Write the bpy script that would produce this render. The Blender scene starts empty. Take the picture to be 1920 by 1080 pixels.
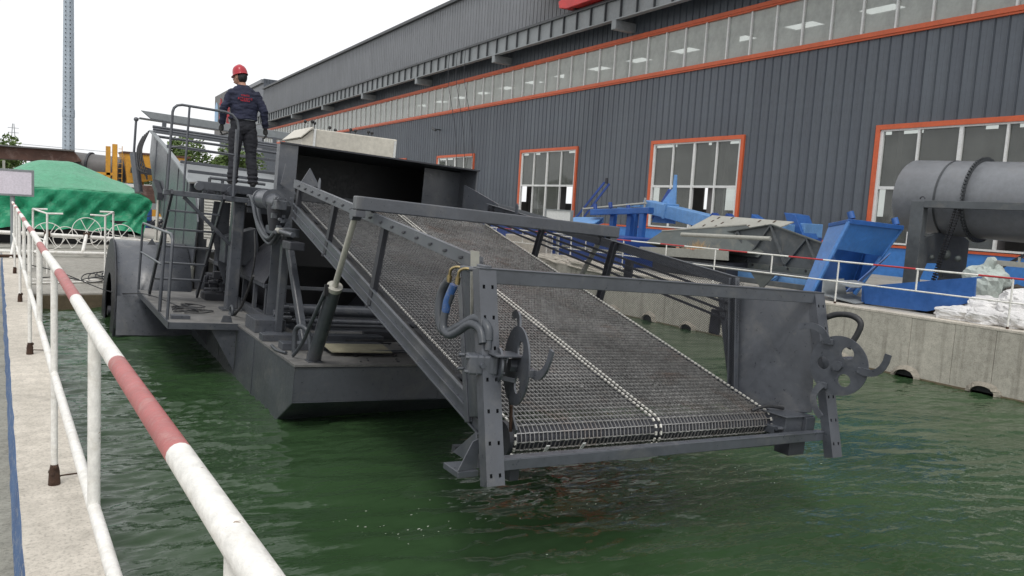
import bpy, math, random
from math import sin, cos, pi, radians, sqrt, atan2
from mathutils import Vector, Matrix, noise
random.seed(7)
C = bpy.context.scene.collection
S = bpy.context.scene

# ------------------------------------------------------------------ camera
H = 2.55
YAW, PITCH, ROLL = radians(34.0), math.atan(147/1440.), 0.060
fwd = Vector((sin(YAW)*cos(PITCH), cos(YAW)*cos(PITCH), -sin(PITCH)))
r0 = Vector((cos(YAW), -sin(YAW), 0)); u0 = r0.cross(fwd)
rr = r0*cos(ROLL)+u0*sin(ROLL); uu = -r0*sin(ROLL)+u0*cos(ROLL)
camd = bpy.data.cameras.new('camera'); cam = bpy.data.objects.new('camera', camd); C.objects.link(cam)
mw = Matrix((( rr.x, uu.x, -fwd.x, 0), (rr.y, uu.y, -fwd.y, 0), (rr.z, uu.z, -fwd.z, H), (0, 0, 0, 1)))
cam.matrix_world = mw
camd.sensor_width = 36.0; camd.lens = 36.0*1440/1920; camd.clip_start = 0.05; camd.clip_end = 3000
S.camera = cam

# ------------------------------------------------------------------ sky and sun (bright overcast)
SUN_EL, SUN_AZ = radians(58), radians(215)      # azimuth clockwise from +Y
w = bpy.data.worlds.new("World"); S.world = w; w.use_nodes = True
nt = w.node_tree; nt.nodes.clear()
out = nt.nodes.new('ShaderNodeOutputWorld'); bg = nt.nodes.new('ShaderNodeBackground')
sky = nt.nodes.new('ShaderNodeTexSky'); sky.sky_type = 'NISHITA'; sky.sun_disc = False
sky.sun_elevation = SUN_EL; sky.sun_rotation = SUN_AZ
sky.air_density = 1.0; sky.dust_density = 3.0; sky.altitude = 0
hs = nt.nodes.new('ShaderNodeHueSaturation'); hs.inputs['Saturation'].default_value = 0.10
mixw = nt.nodes.new('ShaderNodeMixRGB'); mixw.inputs[0].default_value = 0.72
mixw.inputs[2].default_value = (10.2, 10.3, 10.5, 1)
nt.links.new(sky.outputs[0], hs.inputs['Color']); nt.links.new(hs.outputs[0], mixw.inputs[1])
nt.links.new(mixw.outputs[0], bg.inputs[0]); bg.inputs[1].default_value = 0.112
nt.links.new(bg.outputs[0], out.inputs[0])
sl = bpy.data.lights.new('sun', 'SUN'); sl.energy = 1.1; sl.angle = radians(14); sl.color = (1, .965, .91)
so = bpy.data.objects.new('sun', sl); C.objects.link(so)
sd = Vector((sin(SUN_AZ)*cos(SUN_EL), cos(SUN_AZ)*cos(SUN_EL), sin(SUN_EL)))
so.rotation_euler = sd.to_track_quat('Z', 'Y').to_euler(); so.location = (0, 0, 60)
S.view_settings.view_transform = 'Standard'; S.view_settings.look = 'None'
S.view_settings.exposure = 0.18; S.view_settings.gamma = 1
try: S.view_settings.use_curve_mapping = False
except Exception: pass
S.render.engine = 'CYCLES'

# ------------------------------------------------------------------ materials
def nodes(name):
    m = bpy.data.materials.new(name); m.use_nodes = True; t = m.node_tree
    return m, t, t.nodes['Principled BSDF']
def col(c): return (c[0], c[1], c[2], 1)
def noise_node(t, scale, detail=6, rough=.6, co='Object', stretch=None, dist=0):
    tc = t.nodes.new('ShaderNodeTexCoord'); n = t.nodes.new('ShaderNodeTexNoise')
    n.inputs['Scale'].default_value = scale; n.inputs['Detail'].default_value = detail
    n.inputs['Roughness'].default_value = rough; n.inputs['Distortion'].default_value = dist
    if stretch:
        mp = t.nodes.new('ShaderNodeMapping'); mp.inputs['Scale'].default_value = stretch
        t.links.new(tc.outputs[co], mp.inputs[0]); t.links.new(mp.outputs[0], n.inputs['Vector'])
    else: t.links.new(tc.outputs[co], n.inputs['Vector'])
    return n
def ramp(t, src, stops):
    r = t.nodes.new('ShaderNodeValToRGB'); e = r.color_ramp.elements
    while len(e) < len(stops): e.new(.5)
    for i, (p, c) in enumerate(stops): e[i].position = p; e[i].color = col(c) if not isinstance(c, float) else (c, c, c, 1)
    t.links.new(src, r.inputs[0]); return r
def mixc(t, fac, a, b, mode='MIX'):
    m = t.nodes.new('ShaderNodeMixRGB'); m.blend_type = mode
    for i, v in ((0, fac), (1, a), (2, b)):
        if hasattr(v, 'links'): t.links.new(v, m.inputs[i])
        elif i == 0: m.inputs[0].default_value = v
        else: m.inputs[i].default_value = col(v)
    return m.outputs[0]
def bump(t, bs, src, strength=.3, dist=.01):
    b = t.nodes.new('ShaderNodeBump'); b.inputs['Strength'].default_value = strength; b.inputs['Distance'].default_value = dist
    t.links.new(src, b.inputs['Height']); t.links.new(b.outputs[0], bs.inputs['Normal']); return b
def paint(name, c, rough=.45, var=.35, dirt=None, dirt_amt=.35, metal=0, scale=3.0, bumpk=.05, spec=.5, spot=None):
    """weathered paint or bare metal: large tone drift, fine speckle, patches of dust or rust"""
    m, t, b = nodes(name)
    n1 = noise_node(t, scale, 8, .65); n2 = noise_node(t, scale*9, 5, .7)
    lo = tuple(v*(1-var) for v in c); hi = tuple(min(1, v*(1+var)) for v in c)
    a = ramp(t, n1.outputs[0], [(.3, lo), (.7, hi)]).outputs[0]
    f = ramp(t, n2.outputs[0], [(.35, (.86, .86, .86)), (.7, (1.1, 1.1, 1.1))]).outputs[0]
    a = mixc(t, 1.0, a, f, 'MULTIPLY')
    if dirt:
        n3 = noise_node(t, scale*1.7, 9, .72, dist=.6)
        r = ramp(t, n3.outputs[0], [(.52, 0.0), (.68, float(dirt_amt))]).outputs[0]
        a = mixc(t, r, a, dirt)
    if spot:
        n4 = noise_node(t, scale*6, 6, .7, dist=.3)
        r = ramp(t, n4.outputs[0], [(.66, 0.0), (.7, .85)]).outputs[0]
        a = mixc(t, r, a, spot)
    t.links.new(a, b.inputs['Base Color'])
    rr_ = ramp(t, n2.outputs[0], [(.3, max(.05, rough-.12)), (.75, min(1., rough+.15))]).outputs[0]
    t.links.new(rr_, b.inputs['Roughness']); b.inputs['Metallic'].default_value = metal
    b.inputs['Specular IOR Level'].default_value = spec
    if bumpk: bump(t, b, n2.outputs[0], bumpk, .01)
    return m
M = {}
M['machine'] = paint('machine_grey_paint', (.066, .073, .087), .36, .22, (.16, .158, .15), .38, scale=1.9, spec=.75, spot=(.095, .098, .10))
M['machine_dusty'] = paint('dusty_deck_paint', (.15, .148, .145), .7, .3, (.26, .25, .225), .7, scale=2.6, bumpk=.15, spot=(.05, .05, .05))
M['machine_dark'] = paint('machine_dark_paint', (.030, .032, .040), .5, .3, scale=2)
M['rubber'] = paint('black_rubber', (.022, .023, .026), .55, .3, (.09, .09, .085), .4, scale=8)
M['hose'] = paint('painted_hose', (.055, .062, .072), .4, .2, scale=8)
M['blue_hose'] = paint('blue_hose_sleeve', (.025, .075, .21), .4, .3, (.20, .20, .19), .6, scale=14)
M['chrome'] = paint('piston_steel', (.50, .49, .44), .42, .15, metal=.35, scale=5, bumpk=0)
M['belt'] = paint('belt_steel', (.44, .435, .425), .28, .32, (.34, .24, .19), .5, metal=.65, scale=1.3, bumpk=0, spec=.8)
M['bright'] = paint('bright_steel', (.80, .78, .72), .3, .2, metal=.35, scale=9, bumpk=0)
M['brass'] = paint('brass', (.34, .27, .14), .3, .2, metal=.9, scale=20)
M['beige'] = paint('beige_panel', (.56, .53, .46), .5, .1, (.40, .36, .29), .4, scale=1.4)
M['ribbed'] = paint('pale_ribbed_steel', (.58, .57, .52), .45, .15, (.3, .3, .27), .4, scale=2)
M['white_pipe'] = paint('white_pipe_paint', (.80, .785, .74), .42, .08, (.46, .42, .34), .5, scale=5, bumpk=.3, spot=(.22, .13, .07))
M['red_pipe'] = paint('faded_red_pipe_paint', (.40, .12, .115), .5, .2, (.48, .33, .29), .5, scale=7, bumpk=.2)
M['red_pipe_bright'] = paint('red_pipe_paint', (.45, .035, .04), .5, .2, scale=7)
M['rust'] = paint('rust', (.055, .028, .016), .9, .5, (.04, .025, .02), .8, scale=14, bumpk=.8)
M['orange'] = paint('orange_frame_paint', (.56, .105, .035), .5, .12, scale=2)
M['white_frame'] = paint('white_window_frame', (.66, .67, .66), .45, .06, scale=3)
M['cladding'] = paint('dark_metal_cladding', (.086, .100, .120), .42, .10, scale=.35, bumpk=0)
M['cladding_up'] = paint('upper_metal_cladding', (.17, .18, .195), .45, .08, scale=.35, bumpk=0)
M['seam'] = paint('cladding_seam', (.045, .050, .062), .5, .1, scale=1, bumpk=0)
M['beam_grey'] = paint('beam_grey', (.23, .25, .26), .5, .1, (.14, .13, .12), .3, scale=.8)
M['beam_dark'] = paint('beam_dark', (.05, .055, .06), .5, .1, scale=.8)
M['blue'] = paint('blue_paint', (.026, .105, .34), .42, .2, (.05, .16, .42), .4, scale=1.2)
M['blue_lt'] = paint('light_blue_paint', (.13, .29, .56), .45, .15, (.22, .38, .60), .4, scale=1.3)
M['blue_mid'] = paint('mid_blue_paint', (.065, .20, .50), .42, .18, (.10, .26, .54), .4, scale=1.3)
M['hopper_blue'] = paint('hopper_front_shaded_blue', (.040, .165, .46), .42, .15, (.07, .21, .50), .4, scale=1.5, spot=(.10, .12, .16))  # front tone of the hopper, face shading put into the blue
M['hopper_flank'] = paint('hopper_flank_lit_blue', (.075, .19, .46), .42, .15, (.13, .25, .48), .4, scale=1.5)  # same hopper, painted lighter as its lit face
M['blue_dk'] = paint('dark_blue_paint', (.02, .06, .25), .42, .2, scale=1.2)
M['blue_wall'] = paint('blue_wall_paint', (.045, .19, .52), .5, .1, scale=.8)
M['yard_grey'] = paint('primer_grey', (.088, .098, .105), .55, .15, (.2, .19, .17), .4, scale=1.2)
M['yard_green'] = paint('grey_green_steel', (.082, .094, .092), .6, .2, (.2, .19, .15), .5, scale=1.4)
M['yard_pale'] = paint('pale_plate', (.34, .34, .305), .6, .1, (.3, .28, .22), .4, scale=2)
M['drum'] = paint('drum_grey', (.185, .195, .21), .42, .12, (.20, .19, .18), .3, scale=.9)
M['rusty_patch'] = paint('rusty_patch', (.30, .15, .08), .7, .3, scale=5)
M['yellow'] = paint('yellow_machine_paint', (.62, .30, .03), .5, .12, (.35, .19, .06), .4, scale=1)
M['brown'] = paint('rusty_brown', (.095, .048, .036), .75, .35, (.24, .17, .15), .7, scale=1.3)
M['dull_grey'] = paint('dull_grey', (.13, .125, .125), .6, .2, scale=1)
M['white_bag'] = paint('white_woven_bag', (.70, .69, .68), .7, .10, (.46, .46, .47), .5, scale=5, bumpk=.6)
M['grey_bag'] = paint('grey_woven_bag', (.42, .47, .44), .75, .18, (.23, .22, .2), .6, scale=3, bumpk=.8)
M['bag_dark'] = paint('dark_rubble', (.06, .05, .045), .9, .5, (.14, .11, .09), .7, scale=6, bumpk=1)
M['red'] = paint('crane_red', (.50, .03, .03), .45, .2, scale=1)
M['black'] = paint('black', (.012, .012, .014), .5, .2, scale=3)
M['pole'] = paint('galvanised_pole', (.36, .42, .48), .5, .1, scale=.5)
M['board'] = paint('white_sign_board', (.70, .65, .72), .4, .06, (.5, .5, .5), .2, scale=3)
M['trunk'] = paint('bark', (.07, .05, .035), .9, .3, scale=3)
M['skin'] = paint('skin', (.42, .22, .15), .55, .08, scale=8)
M['jacket'] = paint('navy_jacket', (.016, .019, .042), .9, .3, scale=5, bumpk=.4)
M['trousers'] = paint('dark_trousers', (.017, .018, .024), .92, .35, scale=5, bumpk=.4)
M['glove'] = paint('dark_glove', (.035, .036, .036), .85, .3, scale=20, bumpk=.5)
M['helmet'] = paint('red_helmet', (.42, .02, .035), .3, .08, scale=8, bumpk=0)
M['print_red'] = paint('red_print', (.42, .015, .03), .8, .15, scale=20, bumpk=0)
M['sign_blue'] = paint('sign_blue', (.25, .42, .62), .5, .1, bumpk=0)
M['grass'] = paint('dry_grass', (.50, .32, .14), .8, .3, (.3, .2, .08), .6, scale=20, bumpk=0)
M['orange_brown'] = paint('orange_brown_waste', (.45, .2, .12), .9, .3, scale=20)

def concrete(name, base, streak=0, bumpk=.35, dark=(.13, .12, .10), amt=.5, sc=1.0, coord='Object'):
    m, t, b = nodes(name)
    n1 = noise_node(t, .7*sc, 9, .7); n2 = noise_node(t, 9*sc, 8, .75); n3 = noise_node(t, 60*sc, 4, .7)
    a = ramp(t, n1.outputs[0], [(.28, tuple(v*.76 for v in base)), (.72, tuple(min(1, v*1.16) for v in base))]).outputs[0]
    a = mixc(t, .8, a, ramp(t, n2.outputs[0], [(.3, (.66, .66, .65)), (.6, (1.08, 1.08, 1.08))]).outputs[0], 'MULTIPLY')
    a = mixc(t, .6, a, ramp(t, n3.outputs[0], [(.36, (.5, .5, .5)), (.5, (1.05, 1.05, 1.05))]).outputs[0], 'MULTIPLY')
    n4 = noise_node(t, 2.1*sc, 10, .78, dist=.8)
    a = mixc(t, ramp(t, n4.outputs[0], [(.56, 0.0), (.72, float(amt))]).outputs[0], a, dark)
    if streak:
        n5 = noise_node(t, 1.0, 6, .6, stretch=(4.5, 4.5, .28))
        a = mixc(t, ramp(t, n5.outputs[0], [(.53, 0.0), (.72, float(streak))]).outputs[0], a, dark)
    t.links.new(a, b.inputs['Base Color']); b.inputs['Roughness'].default_value = .88
    bb = mixc(t, .5, n2.outputs[0], n3.outputs[0]); bump(t, b, bb, bumpk, .012)
    return m
M['conc_quay'] = concrete('quay_concrete', (.57, .525, .455), 0, .6, (.30, .27, .21), .5)
M['conc_wall'] = concrete('pool_wall_concrete', (.47, .445, .385), .75, .3, (.15, .135, .11), .5)
M['conc_ground'] = concrete('yard_concrete', (.36, .345, .31), 0, .4, (.17, .15, .12), .5)
M['conc_path'] = concrete('path_concrete', (.33, .32, .27), 0, .5, (.12, .11, .09), .6)
M['hood'] = concrete('hood_concrete', (.33, .30, .25), 0, .8, (.08, .07, .05), .9)
M['slime'] = concrete('waterline_stain', (.16, .125, .08), 0, .5, (.05, .045, .03), .8)

def quay_paint():
    m, t, b = nodes('blue_edge_paint')
    n = noise_node(t, 16, 9, .75); n1 = noise_node(t, 2, 4, .6)
    a = ramp(t, n1.outputs[0], [(.3, (.05, .10, .22)), (.7, (.08, .16, .32))]).outputs[0]
    a = mixc(t, ramp(t, n.outputs[0], [(.56, 0.0), (.62, 1.0)]).outputs[0], a, (.40, .39, .35))
    t.links.new(a, b.inputs['Base Color']); b.inputs['Roughness'].default_value = .8; bump(t, b, n.outputs[0], .6, .01)
    return m
M['edge_blue'] = quay_paint()

def water_mat():
    m, t, b = nodes('green_pool_water')
    tc = t.nodes.new('ShaderNodeTexCoord')
    def wn(scale, st, rot, detail=3, r=.55, dist=.3):
        mp = t.nodes.new('ShaderNodeMapping'); mp.inputs['Scale'].default_value = st; mp.inputs['Rotation'].default_value = (0, 0, rot)
        n = t.nodes.new('ShaderNodeTexNoise'); n.inputs['Scale'].default_value = scale; n.inputs['Detail'].default_value = detail
        n.inputs['Roughness'].default_value = r; n.inputs['Distortion'].default_value = dist
        t.links.new(tc.outputs['Object'], mp.inputs[0]); t.links.new(mp.outputs[0], n.inputs['Vector']); return n.outputs[0]
    a = wn(1.5, (.40, 1.5, 1), radians(38), 2); b2 = wn(4.6, (.42, 1.5, 1), radians(20), 3); c = wn(13, (.5, 1.4, 1), radians(46), 3)
    def mth(op, x, y):
        n = t.nodes.new('ShaderNodeMath'); n.operation = op
        for i, v in enumerate((x, y)):
            if isinstance(v, (int, float)): n.inputs[i].default_value = v
            else: t.links.new(v, n.inputs[i])
        return n.outputs[0]
    patch = wn(.33, (1, 1, 1), 0, 2)
    pr = ramp(t, patch, [(.38, .35), (.62, 1.0)]).outputs[0]
    h = mth('ADD', mth('MULTIPLY', a, 1.1), mth('MULTIPLY', mth('ADD', mth('MULTIPLY', b2, 1.0), mth('MULTIPLY', c, .25)), pr))
    bp = t.nodes.new('ShaderNodeBump'); bp.inputs['Strength'].default_value = 1.0; bp.inputs['Distance'].default_value = .022
    t.links.new(h, bp.inputs['Height']); t.links.new(bp.outputs[0], b.inputs['Normal'])
    dn = wn(.5, (1, 1, 1), 0, 4)
    cc = ramp(t, dn, [(.3, (.025, .052, .022)), (.7, (.037, .074, .032))]).outputs[0]
    t.links.new(cc, b.inputs['Base Color'])
    b.inputs['Roughness'].default_value = .02; b.inputs['IOR'].default_value = 1.333; b.inputs['Specular IOR Level'].default_value = .5
    return m
M['water'] = water_mat()

def glass(name, tint, trans, rough=.03, sky_film=(.20, .215, .205)):
    m, t, b = nodes(name); t.nodes.remove(b); o = t.nodes['Material Output']
    tr = t.nodes.new('ShaderNodeBsdfTransparent'); tr.inputs[0].default_value = col(tint)
    df = t.nodes.new('ShaderNodeBsdfDiffuse'); df.inputs[0].default_value = col(sky_film)  # pale diffuse layer puts sky reflection into the pane colour
    n = noise_node(t, 1.2, 6, .7)
    rp = ramp(t, n.outputs[0], [(.3, float(1-trans)*.6), (.75, float(1-trans))])
    mx0 = t.nodes.new('ShaderNodeMixShader'); t.links.new(rp.outputs[0], mx0.inputs[0])
    t.links.new(tr.outputs[0], mx0.inputs[1]); t.links.new(df.outputs[0], mx0.inputs[2])
    gl = t.nodes.new('ShaderNodeBsdfGlossy'); gl.inputs['Roughness'].default_value = rough; gl.inputs[0].default_value = (.9, .92, .9, 1)
    fr = t.nodes.new('ShaderNodeFresnel'); fr.inputs[0].default_value = 1.5
    mx = t.nodes.new('ShaderNodeMixShader'); t.links.new(fr.outputs[0], mx.inputs[0])
    t.links.new(mx0.outputs[0], mx.inputs[1]); t.links.new(gl.outputs[0], mx.inputs[2])
    t.links.new(mx.outputs[0], o.inputs[0]); return m
M['glass'] = glass('window_glass', (.66, .70, .66), .60, sky_film=(.27, .285, .27))
M['glass_hi'] = glass('sky_sheen_high_glass', (.66, .70, .66), .36, sky_film=(.62, .65, .61))  # high panes painted paler in place of grazing sky reflection
M['skylight'] = None
def tarp_mat():
    m, t, b = nodes('green_tarpaulin')
    n1 = noise_node(t, .55, 8, .7); n2 = noise_node(t, 7, 8, .7, dist=.6)
    a = ramp(t, n1.outputs[0], [(.3, (.004, .20, .095)), (.7, (.010, .32, .155))]).outputs[0]
    # paler upward faces: dust, and sky light put into the colour
    g = t.nodes.new('ShaderNodeNewGeometry'); sp = t.nodes.new('ShaderNodeSeparateXYZ'); t.links.new(g.outputs['True Normal'], sp.inputs[0])
    d = ramp(t, sp.outputs[2], [(.62, 0.0), (.86, .55)]).outputs[0]
    a = mixc(t, d, a, (.17, .44, .28))
    a = mixc(t, .5, a, ramp(t, n2.outputs[0], [(.35, (.55, .6, .58)), (.62, (1.1, 1.1, 1.1))]).outputs[0], 'MULTIPLY')
    t.links.new(a, b.inputs['Base Color']); b.inputs['Roughness'].default_value = .5
    bump(t, b, n2.outputs[0], .9, .06); return m
M['tarp'] = tarp_mat()
def leaf_mat(name, c1, c2):
    m, t, b = nodes(name); oi = noise_node(t, 1.1, 5, .7)
    a = ramp(t, oi.outputs[0], [(.3, c1), (.7, c2)]).outputs[0]
    t.links.new(a, b.inputs['Base Color']); b.inputs['Roughness'].default_value = .6
    return m
M['leaf'] = leaf_mat('tree_leaves', (.045, .085, .018), (.14, .21, .05))
M['leaf2'] = leaf_mat('dark_leaves', (.03, .065, .018), (.09, .14, .04))

# ------------------------------------------------------------------ mesh builder
class MB:
    def __init__(s): s.v = []; s.f = []; s.sm = []; s.mi = []
    def add(s, vs, fs, smooth=False, mi=0):
        o = len(s.v); s.v += [tuple(v) for v in vs]
        for f in fs: s.f.append([i+o for i in f]); s.sm.append(smooth); s.mi.append(mi)
        return s
    def hexa(s, p, mi=0):     # 8 corners: bottom 4 ccw, top 4 ccw
        return s.add(p, [(0, 3, 2, 1), (4, 5, 6, 7), (0, 1, 5, 4), (1, 2, 6, 5), (2, 3, 7, 6), (3, 0, 4, 7)], mi=mi)
    def box(s, a, b, mi=0):
        x0, y0, z0 = [min(a[i], b[i]) for i in range(3)]; x1, y1, z1 = [max(a[i], b[i]) for i in range(3)]
        return s.hexa([(x0, y0, z0), (x1, y0, z0), (x1, y1, z0), (x0, y1, z0), (x0, y0, z1), (x1, y0, z1), (x1, y1, z1), (x0, y1, z1)], mi)
    def beam(s, p0, p1, w_, h_, up=(0, 0, 1), mi=0):
        p0, p1 = Vector(p0), Vector(p1); d = (p1-p0).normalized(); u = Vector(up)
        sx = d.cross(u)
        if sx.length < 1e-4: sx = d.cross(Vector((0, 1, 0)))
        sx.normalize(); uz = sx.cross(d).normalized(); sx *= w_/2; uz *= h_/2
        return s.hexa([p0-sx-uz, p0+sx-uz, p1+sx-uz, p1-sx-uz, p0-sx+uz, p0+sx+uz, p1+sx+uz, p1-sx+uz], mi)
    def angle(s, p0, p1, a, b, t=.01, up=(0, 0, 1), side=1):     # L section
        p0, p1 = Vector(p0), Vector(p1); d = (p1-p0).normalized(); sx = d.cross(Vector(up)).normalized(); uz = sx.cross(d).normalized()
        s.beam(p0+sx*side*a/2, p1+sx*side*a/2, a, t, up)
        return s.beam(p0-uz*(b/2+t/2)+sx*side*t/2, p1-uz*(b/2+t/2)+sx*side*t/2, t, b, up)
    def channel(s, p0, p1, w_, d_, up, t=.008):   # web faces +up, flanges go back along -up
        p0, p1 = Vector(p0), Vector(p1); d = (p1-p0).normalized(); sx = d.cross(Vector(up)).normalized(); uz = sx.cross(d).normalized()
        s.beam(p0, p1, w_, t, up)
        for k in (-1, 1):
            o = sx*k*(w_/2-t/2)-uz*(d_/2+t/2); s.beam(p0+o, p1+o, t, d_, up)
        return s
    def tube(s, pts, r, n=10, caps=True, mi=0):
        pts = [Vector(p) for p in pts]; rs = r if isinstance(r, (list, tuple)) else [r]*len(pts)
        o = len(s.v); prev = None; base = None
        for i, p in enumerate(pts):
            if i == 0: d = pts[1]-p
            elif i == len(pts)-1: d = p-pts[i-1]
            else: d = (pts[i+1]-p).normalized()+(p-pts[i-1]).normalized()
            d.normalize()
            if base is None:
                a = Vector((0, 0, 1)) if abs(d.z) < .9 else Vector((1, 0, 0)); base = d.cross(a).normalized()
            else:
                base = (base-d*base.dot(d)).normalized()
            q = d.cross(base)
            for k in range(n):
                an = 2*pi*k/n; v = p+(base*cos(an)+q*sin(an))*rs[i]; s.v.append(tuple(v))
        for i in range(len(pts)-1):
            for k in range(n):
                a = o+i*n+k; b = o+i*n+(k+1) % n
                s.f.append([a, b, b+n, a+n]); s.sm.append(True); s.mi.append(mi)
        if caps:
            c = len(s.v); s.v += s.v[o:o+n]; s.f.append(list(range(c+n-1, c-1, -1))); s.sm.append(False); s.mi.append(mi)
            e = o+(len(pts)-1)*n; c = len(s.v); s.v += s.v[e:e+n]; s.f.append(list(range(c, c+n))); s.sm.append(False); s.mi.append(mi)
        return s
    def prism(s, poly, axis, a, b, mi=0):
        """poly: 2-D outline in the two other axes (in xyz order), extruded along axis from a to b"""
        def P(p, k):
            l = list(p); l.insert(axis, k); return tuple(l)
        n = len(poly); vs = [P(p, a) for p in poly]+[P(p, b) for p in poly]
        fs = [list(range(n-1, -1, -1)), list(range(n, 2*n))]+[(i, (i+1) % n, n+(i+1) % n, n+i) for i in range(n)]
        return s.add(vs, fs, mi=mi)
    def plate(s, quad, t=.01, mi=0):      # planar polygon in 3-D given thickness
        q = [Vector(p) for p in quad]; nrm = (q[1]-q[0]).cross(q[2]-q[0]).normalized()*t/2; n = len(q)
        vs = [p-nrm for p in q]+[p+nrm for p in q]
        return s.add(vs, [list(range(n-1, -1, -1)), list(range(n, 2*n))]+[(i, (i+1) % n, n+(i+1) % n, n+i) for i in range(n)], mi=mi)
    def sphere(s, c, r, n=12, m=8, sc=(1, 1, 1), half=False):
        o = len(s.v); c = Vector(c)
        for i in range(m+1):
            th = pi*i/m*(.5 if half else 1)
            for k in range(n):
                ph = 2*pi*k/n; s.v.append((c.x+r*sc[0]*sin(th)*cos(ph), c.y+r*sc[1]*sin(th)*sin(ph), c.z+r*sc[2]*cos(th)))
        for i in range(m):
            for k in range(n):
                a = o+i*n+k; b = o+i*n+(k+1) % n; s.f.append([a, a+n, b+n, b]); s.sm.append(True); s.mi.append(0)
        return s
    def build(s, name, mat, parent=None, kind=None, bevel=0):
        me = bpy.data.meshes.new(name); me.from_pydata(s.v, [], s.f)
        me.polygons.foreach_set('use_smooth', s.sm); me.polygons.foreach_set('material_index', s.mi)
        for m_ in (mat if isinstance(mat, (list, tuple)) else [mat]): me.materials.append(m_)
        me.update(); return link(name, me, parent, kind, bevel)
def split(mb, name, mat, parent, bevel=0, pinv=None):
    """one object for each connected piece of the mesh"""
    par = list(range(len(mb.v)))
    def find(a):
        while par[a] != a: par[a] = par[par[a]]; a = par[a]
        return a
    for f in mb.f:
        for i in f[1:]: par[find(i)] = find(f[0])
    groups = {}
    for k, f in enumerate(mb.f): groups.setdefault(find(f[0]), []).append(k)
    res = []
    for g in groups.values():
        ids = sorted({i for k in g for i in mb.f[k]}); mp = {i: j for j, i in enumerate(ids)}; m2 = MB()
        m2.v = [mb.v[i] for i in ids]; m2.f = [[mp[i] for i in mb.f[k]] for k in g]; m2.sm = [mb.sm[k] for k in g]; m2.mi = [mb.mi[k] for k in g]
        o = m2.build(name, mat, parent, None, bevel)
        if pinv is not None: o.matrix_parent_inverse = pinv
        res.append(o)
    return res
def link(name, me, parent=None, kind=None, bevel=0):
    o = bpy.data.objects.new(name, me); C.objects.link(o)
    if parent is not None: o.parent = parent
    if kind: o['kind'] = kind
    if bevel:
        b = o.modifiers.new('bevel', 'BEVEL'); b.width = bevel; b.segments = 2; b.limit_method = 'ANGLE'; b.angle_limit = radians(50)
    return o
def tag(o, label, cat, group=None):
    o['label'] = label; o['category'] = cat
    if group: o['group'] = group
    return o
def thing(name, label, cat, loc=(0, 0, 0), rz=0, group=None, mat=None):
    e = bpy.data.objects.new(name, None); C.objects.link(e); e.empty_display_size = .2
    if mat is not None: e.matrix_world = mat
    else: e.location = loc; e.rotation_euler = (0, 0, rz)
    return tag(e, label, cat, group)
def arc(c, r, a0, a1, n, plane='xz'):
    res = []
    for i in range(n+1):
        a = a0+(a1-a0)*i/n
        if plane == 'xz': res.append((c[0]+r*cos(a), c[1], c[2]+r*sin(a)))
        elif plane == 'yz': res.append((c[0], c[1]+r*cos(a), c[2]+r*sin(a)))
        else: res.append((c[0]+r*cos(a), c[1]+r*sin(a), c[2]))
    return res
def smoothpath(pts, n=6):
    p = [Vector(q) for q in pts]; res = []
    for i in range(len(p)-1):
        a = p[max(i-1, 0)]; b = p[i]; c = p[i+1]; d = p[min(i+2, len(p)-1)]
        for k in range(n):
            t = k/n; t2 = t*t; t3 = t2*t
            res.append(.5*((2*b)+(-a+c)*t+(2*a-5*b+4*c-d)*t2+(-a+3*b-3*c+d)*t3))
    res.append(p[-1]); return res

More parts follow.
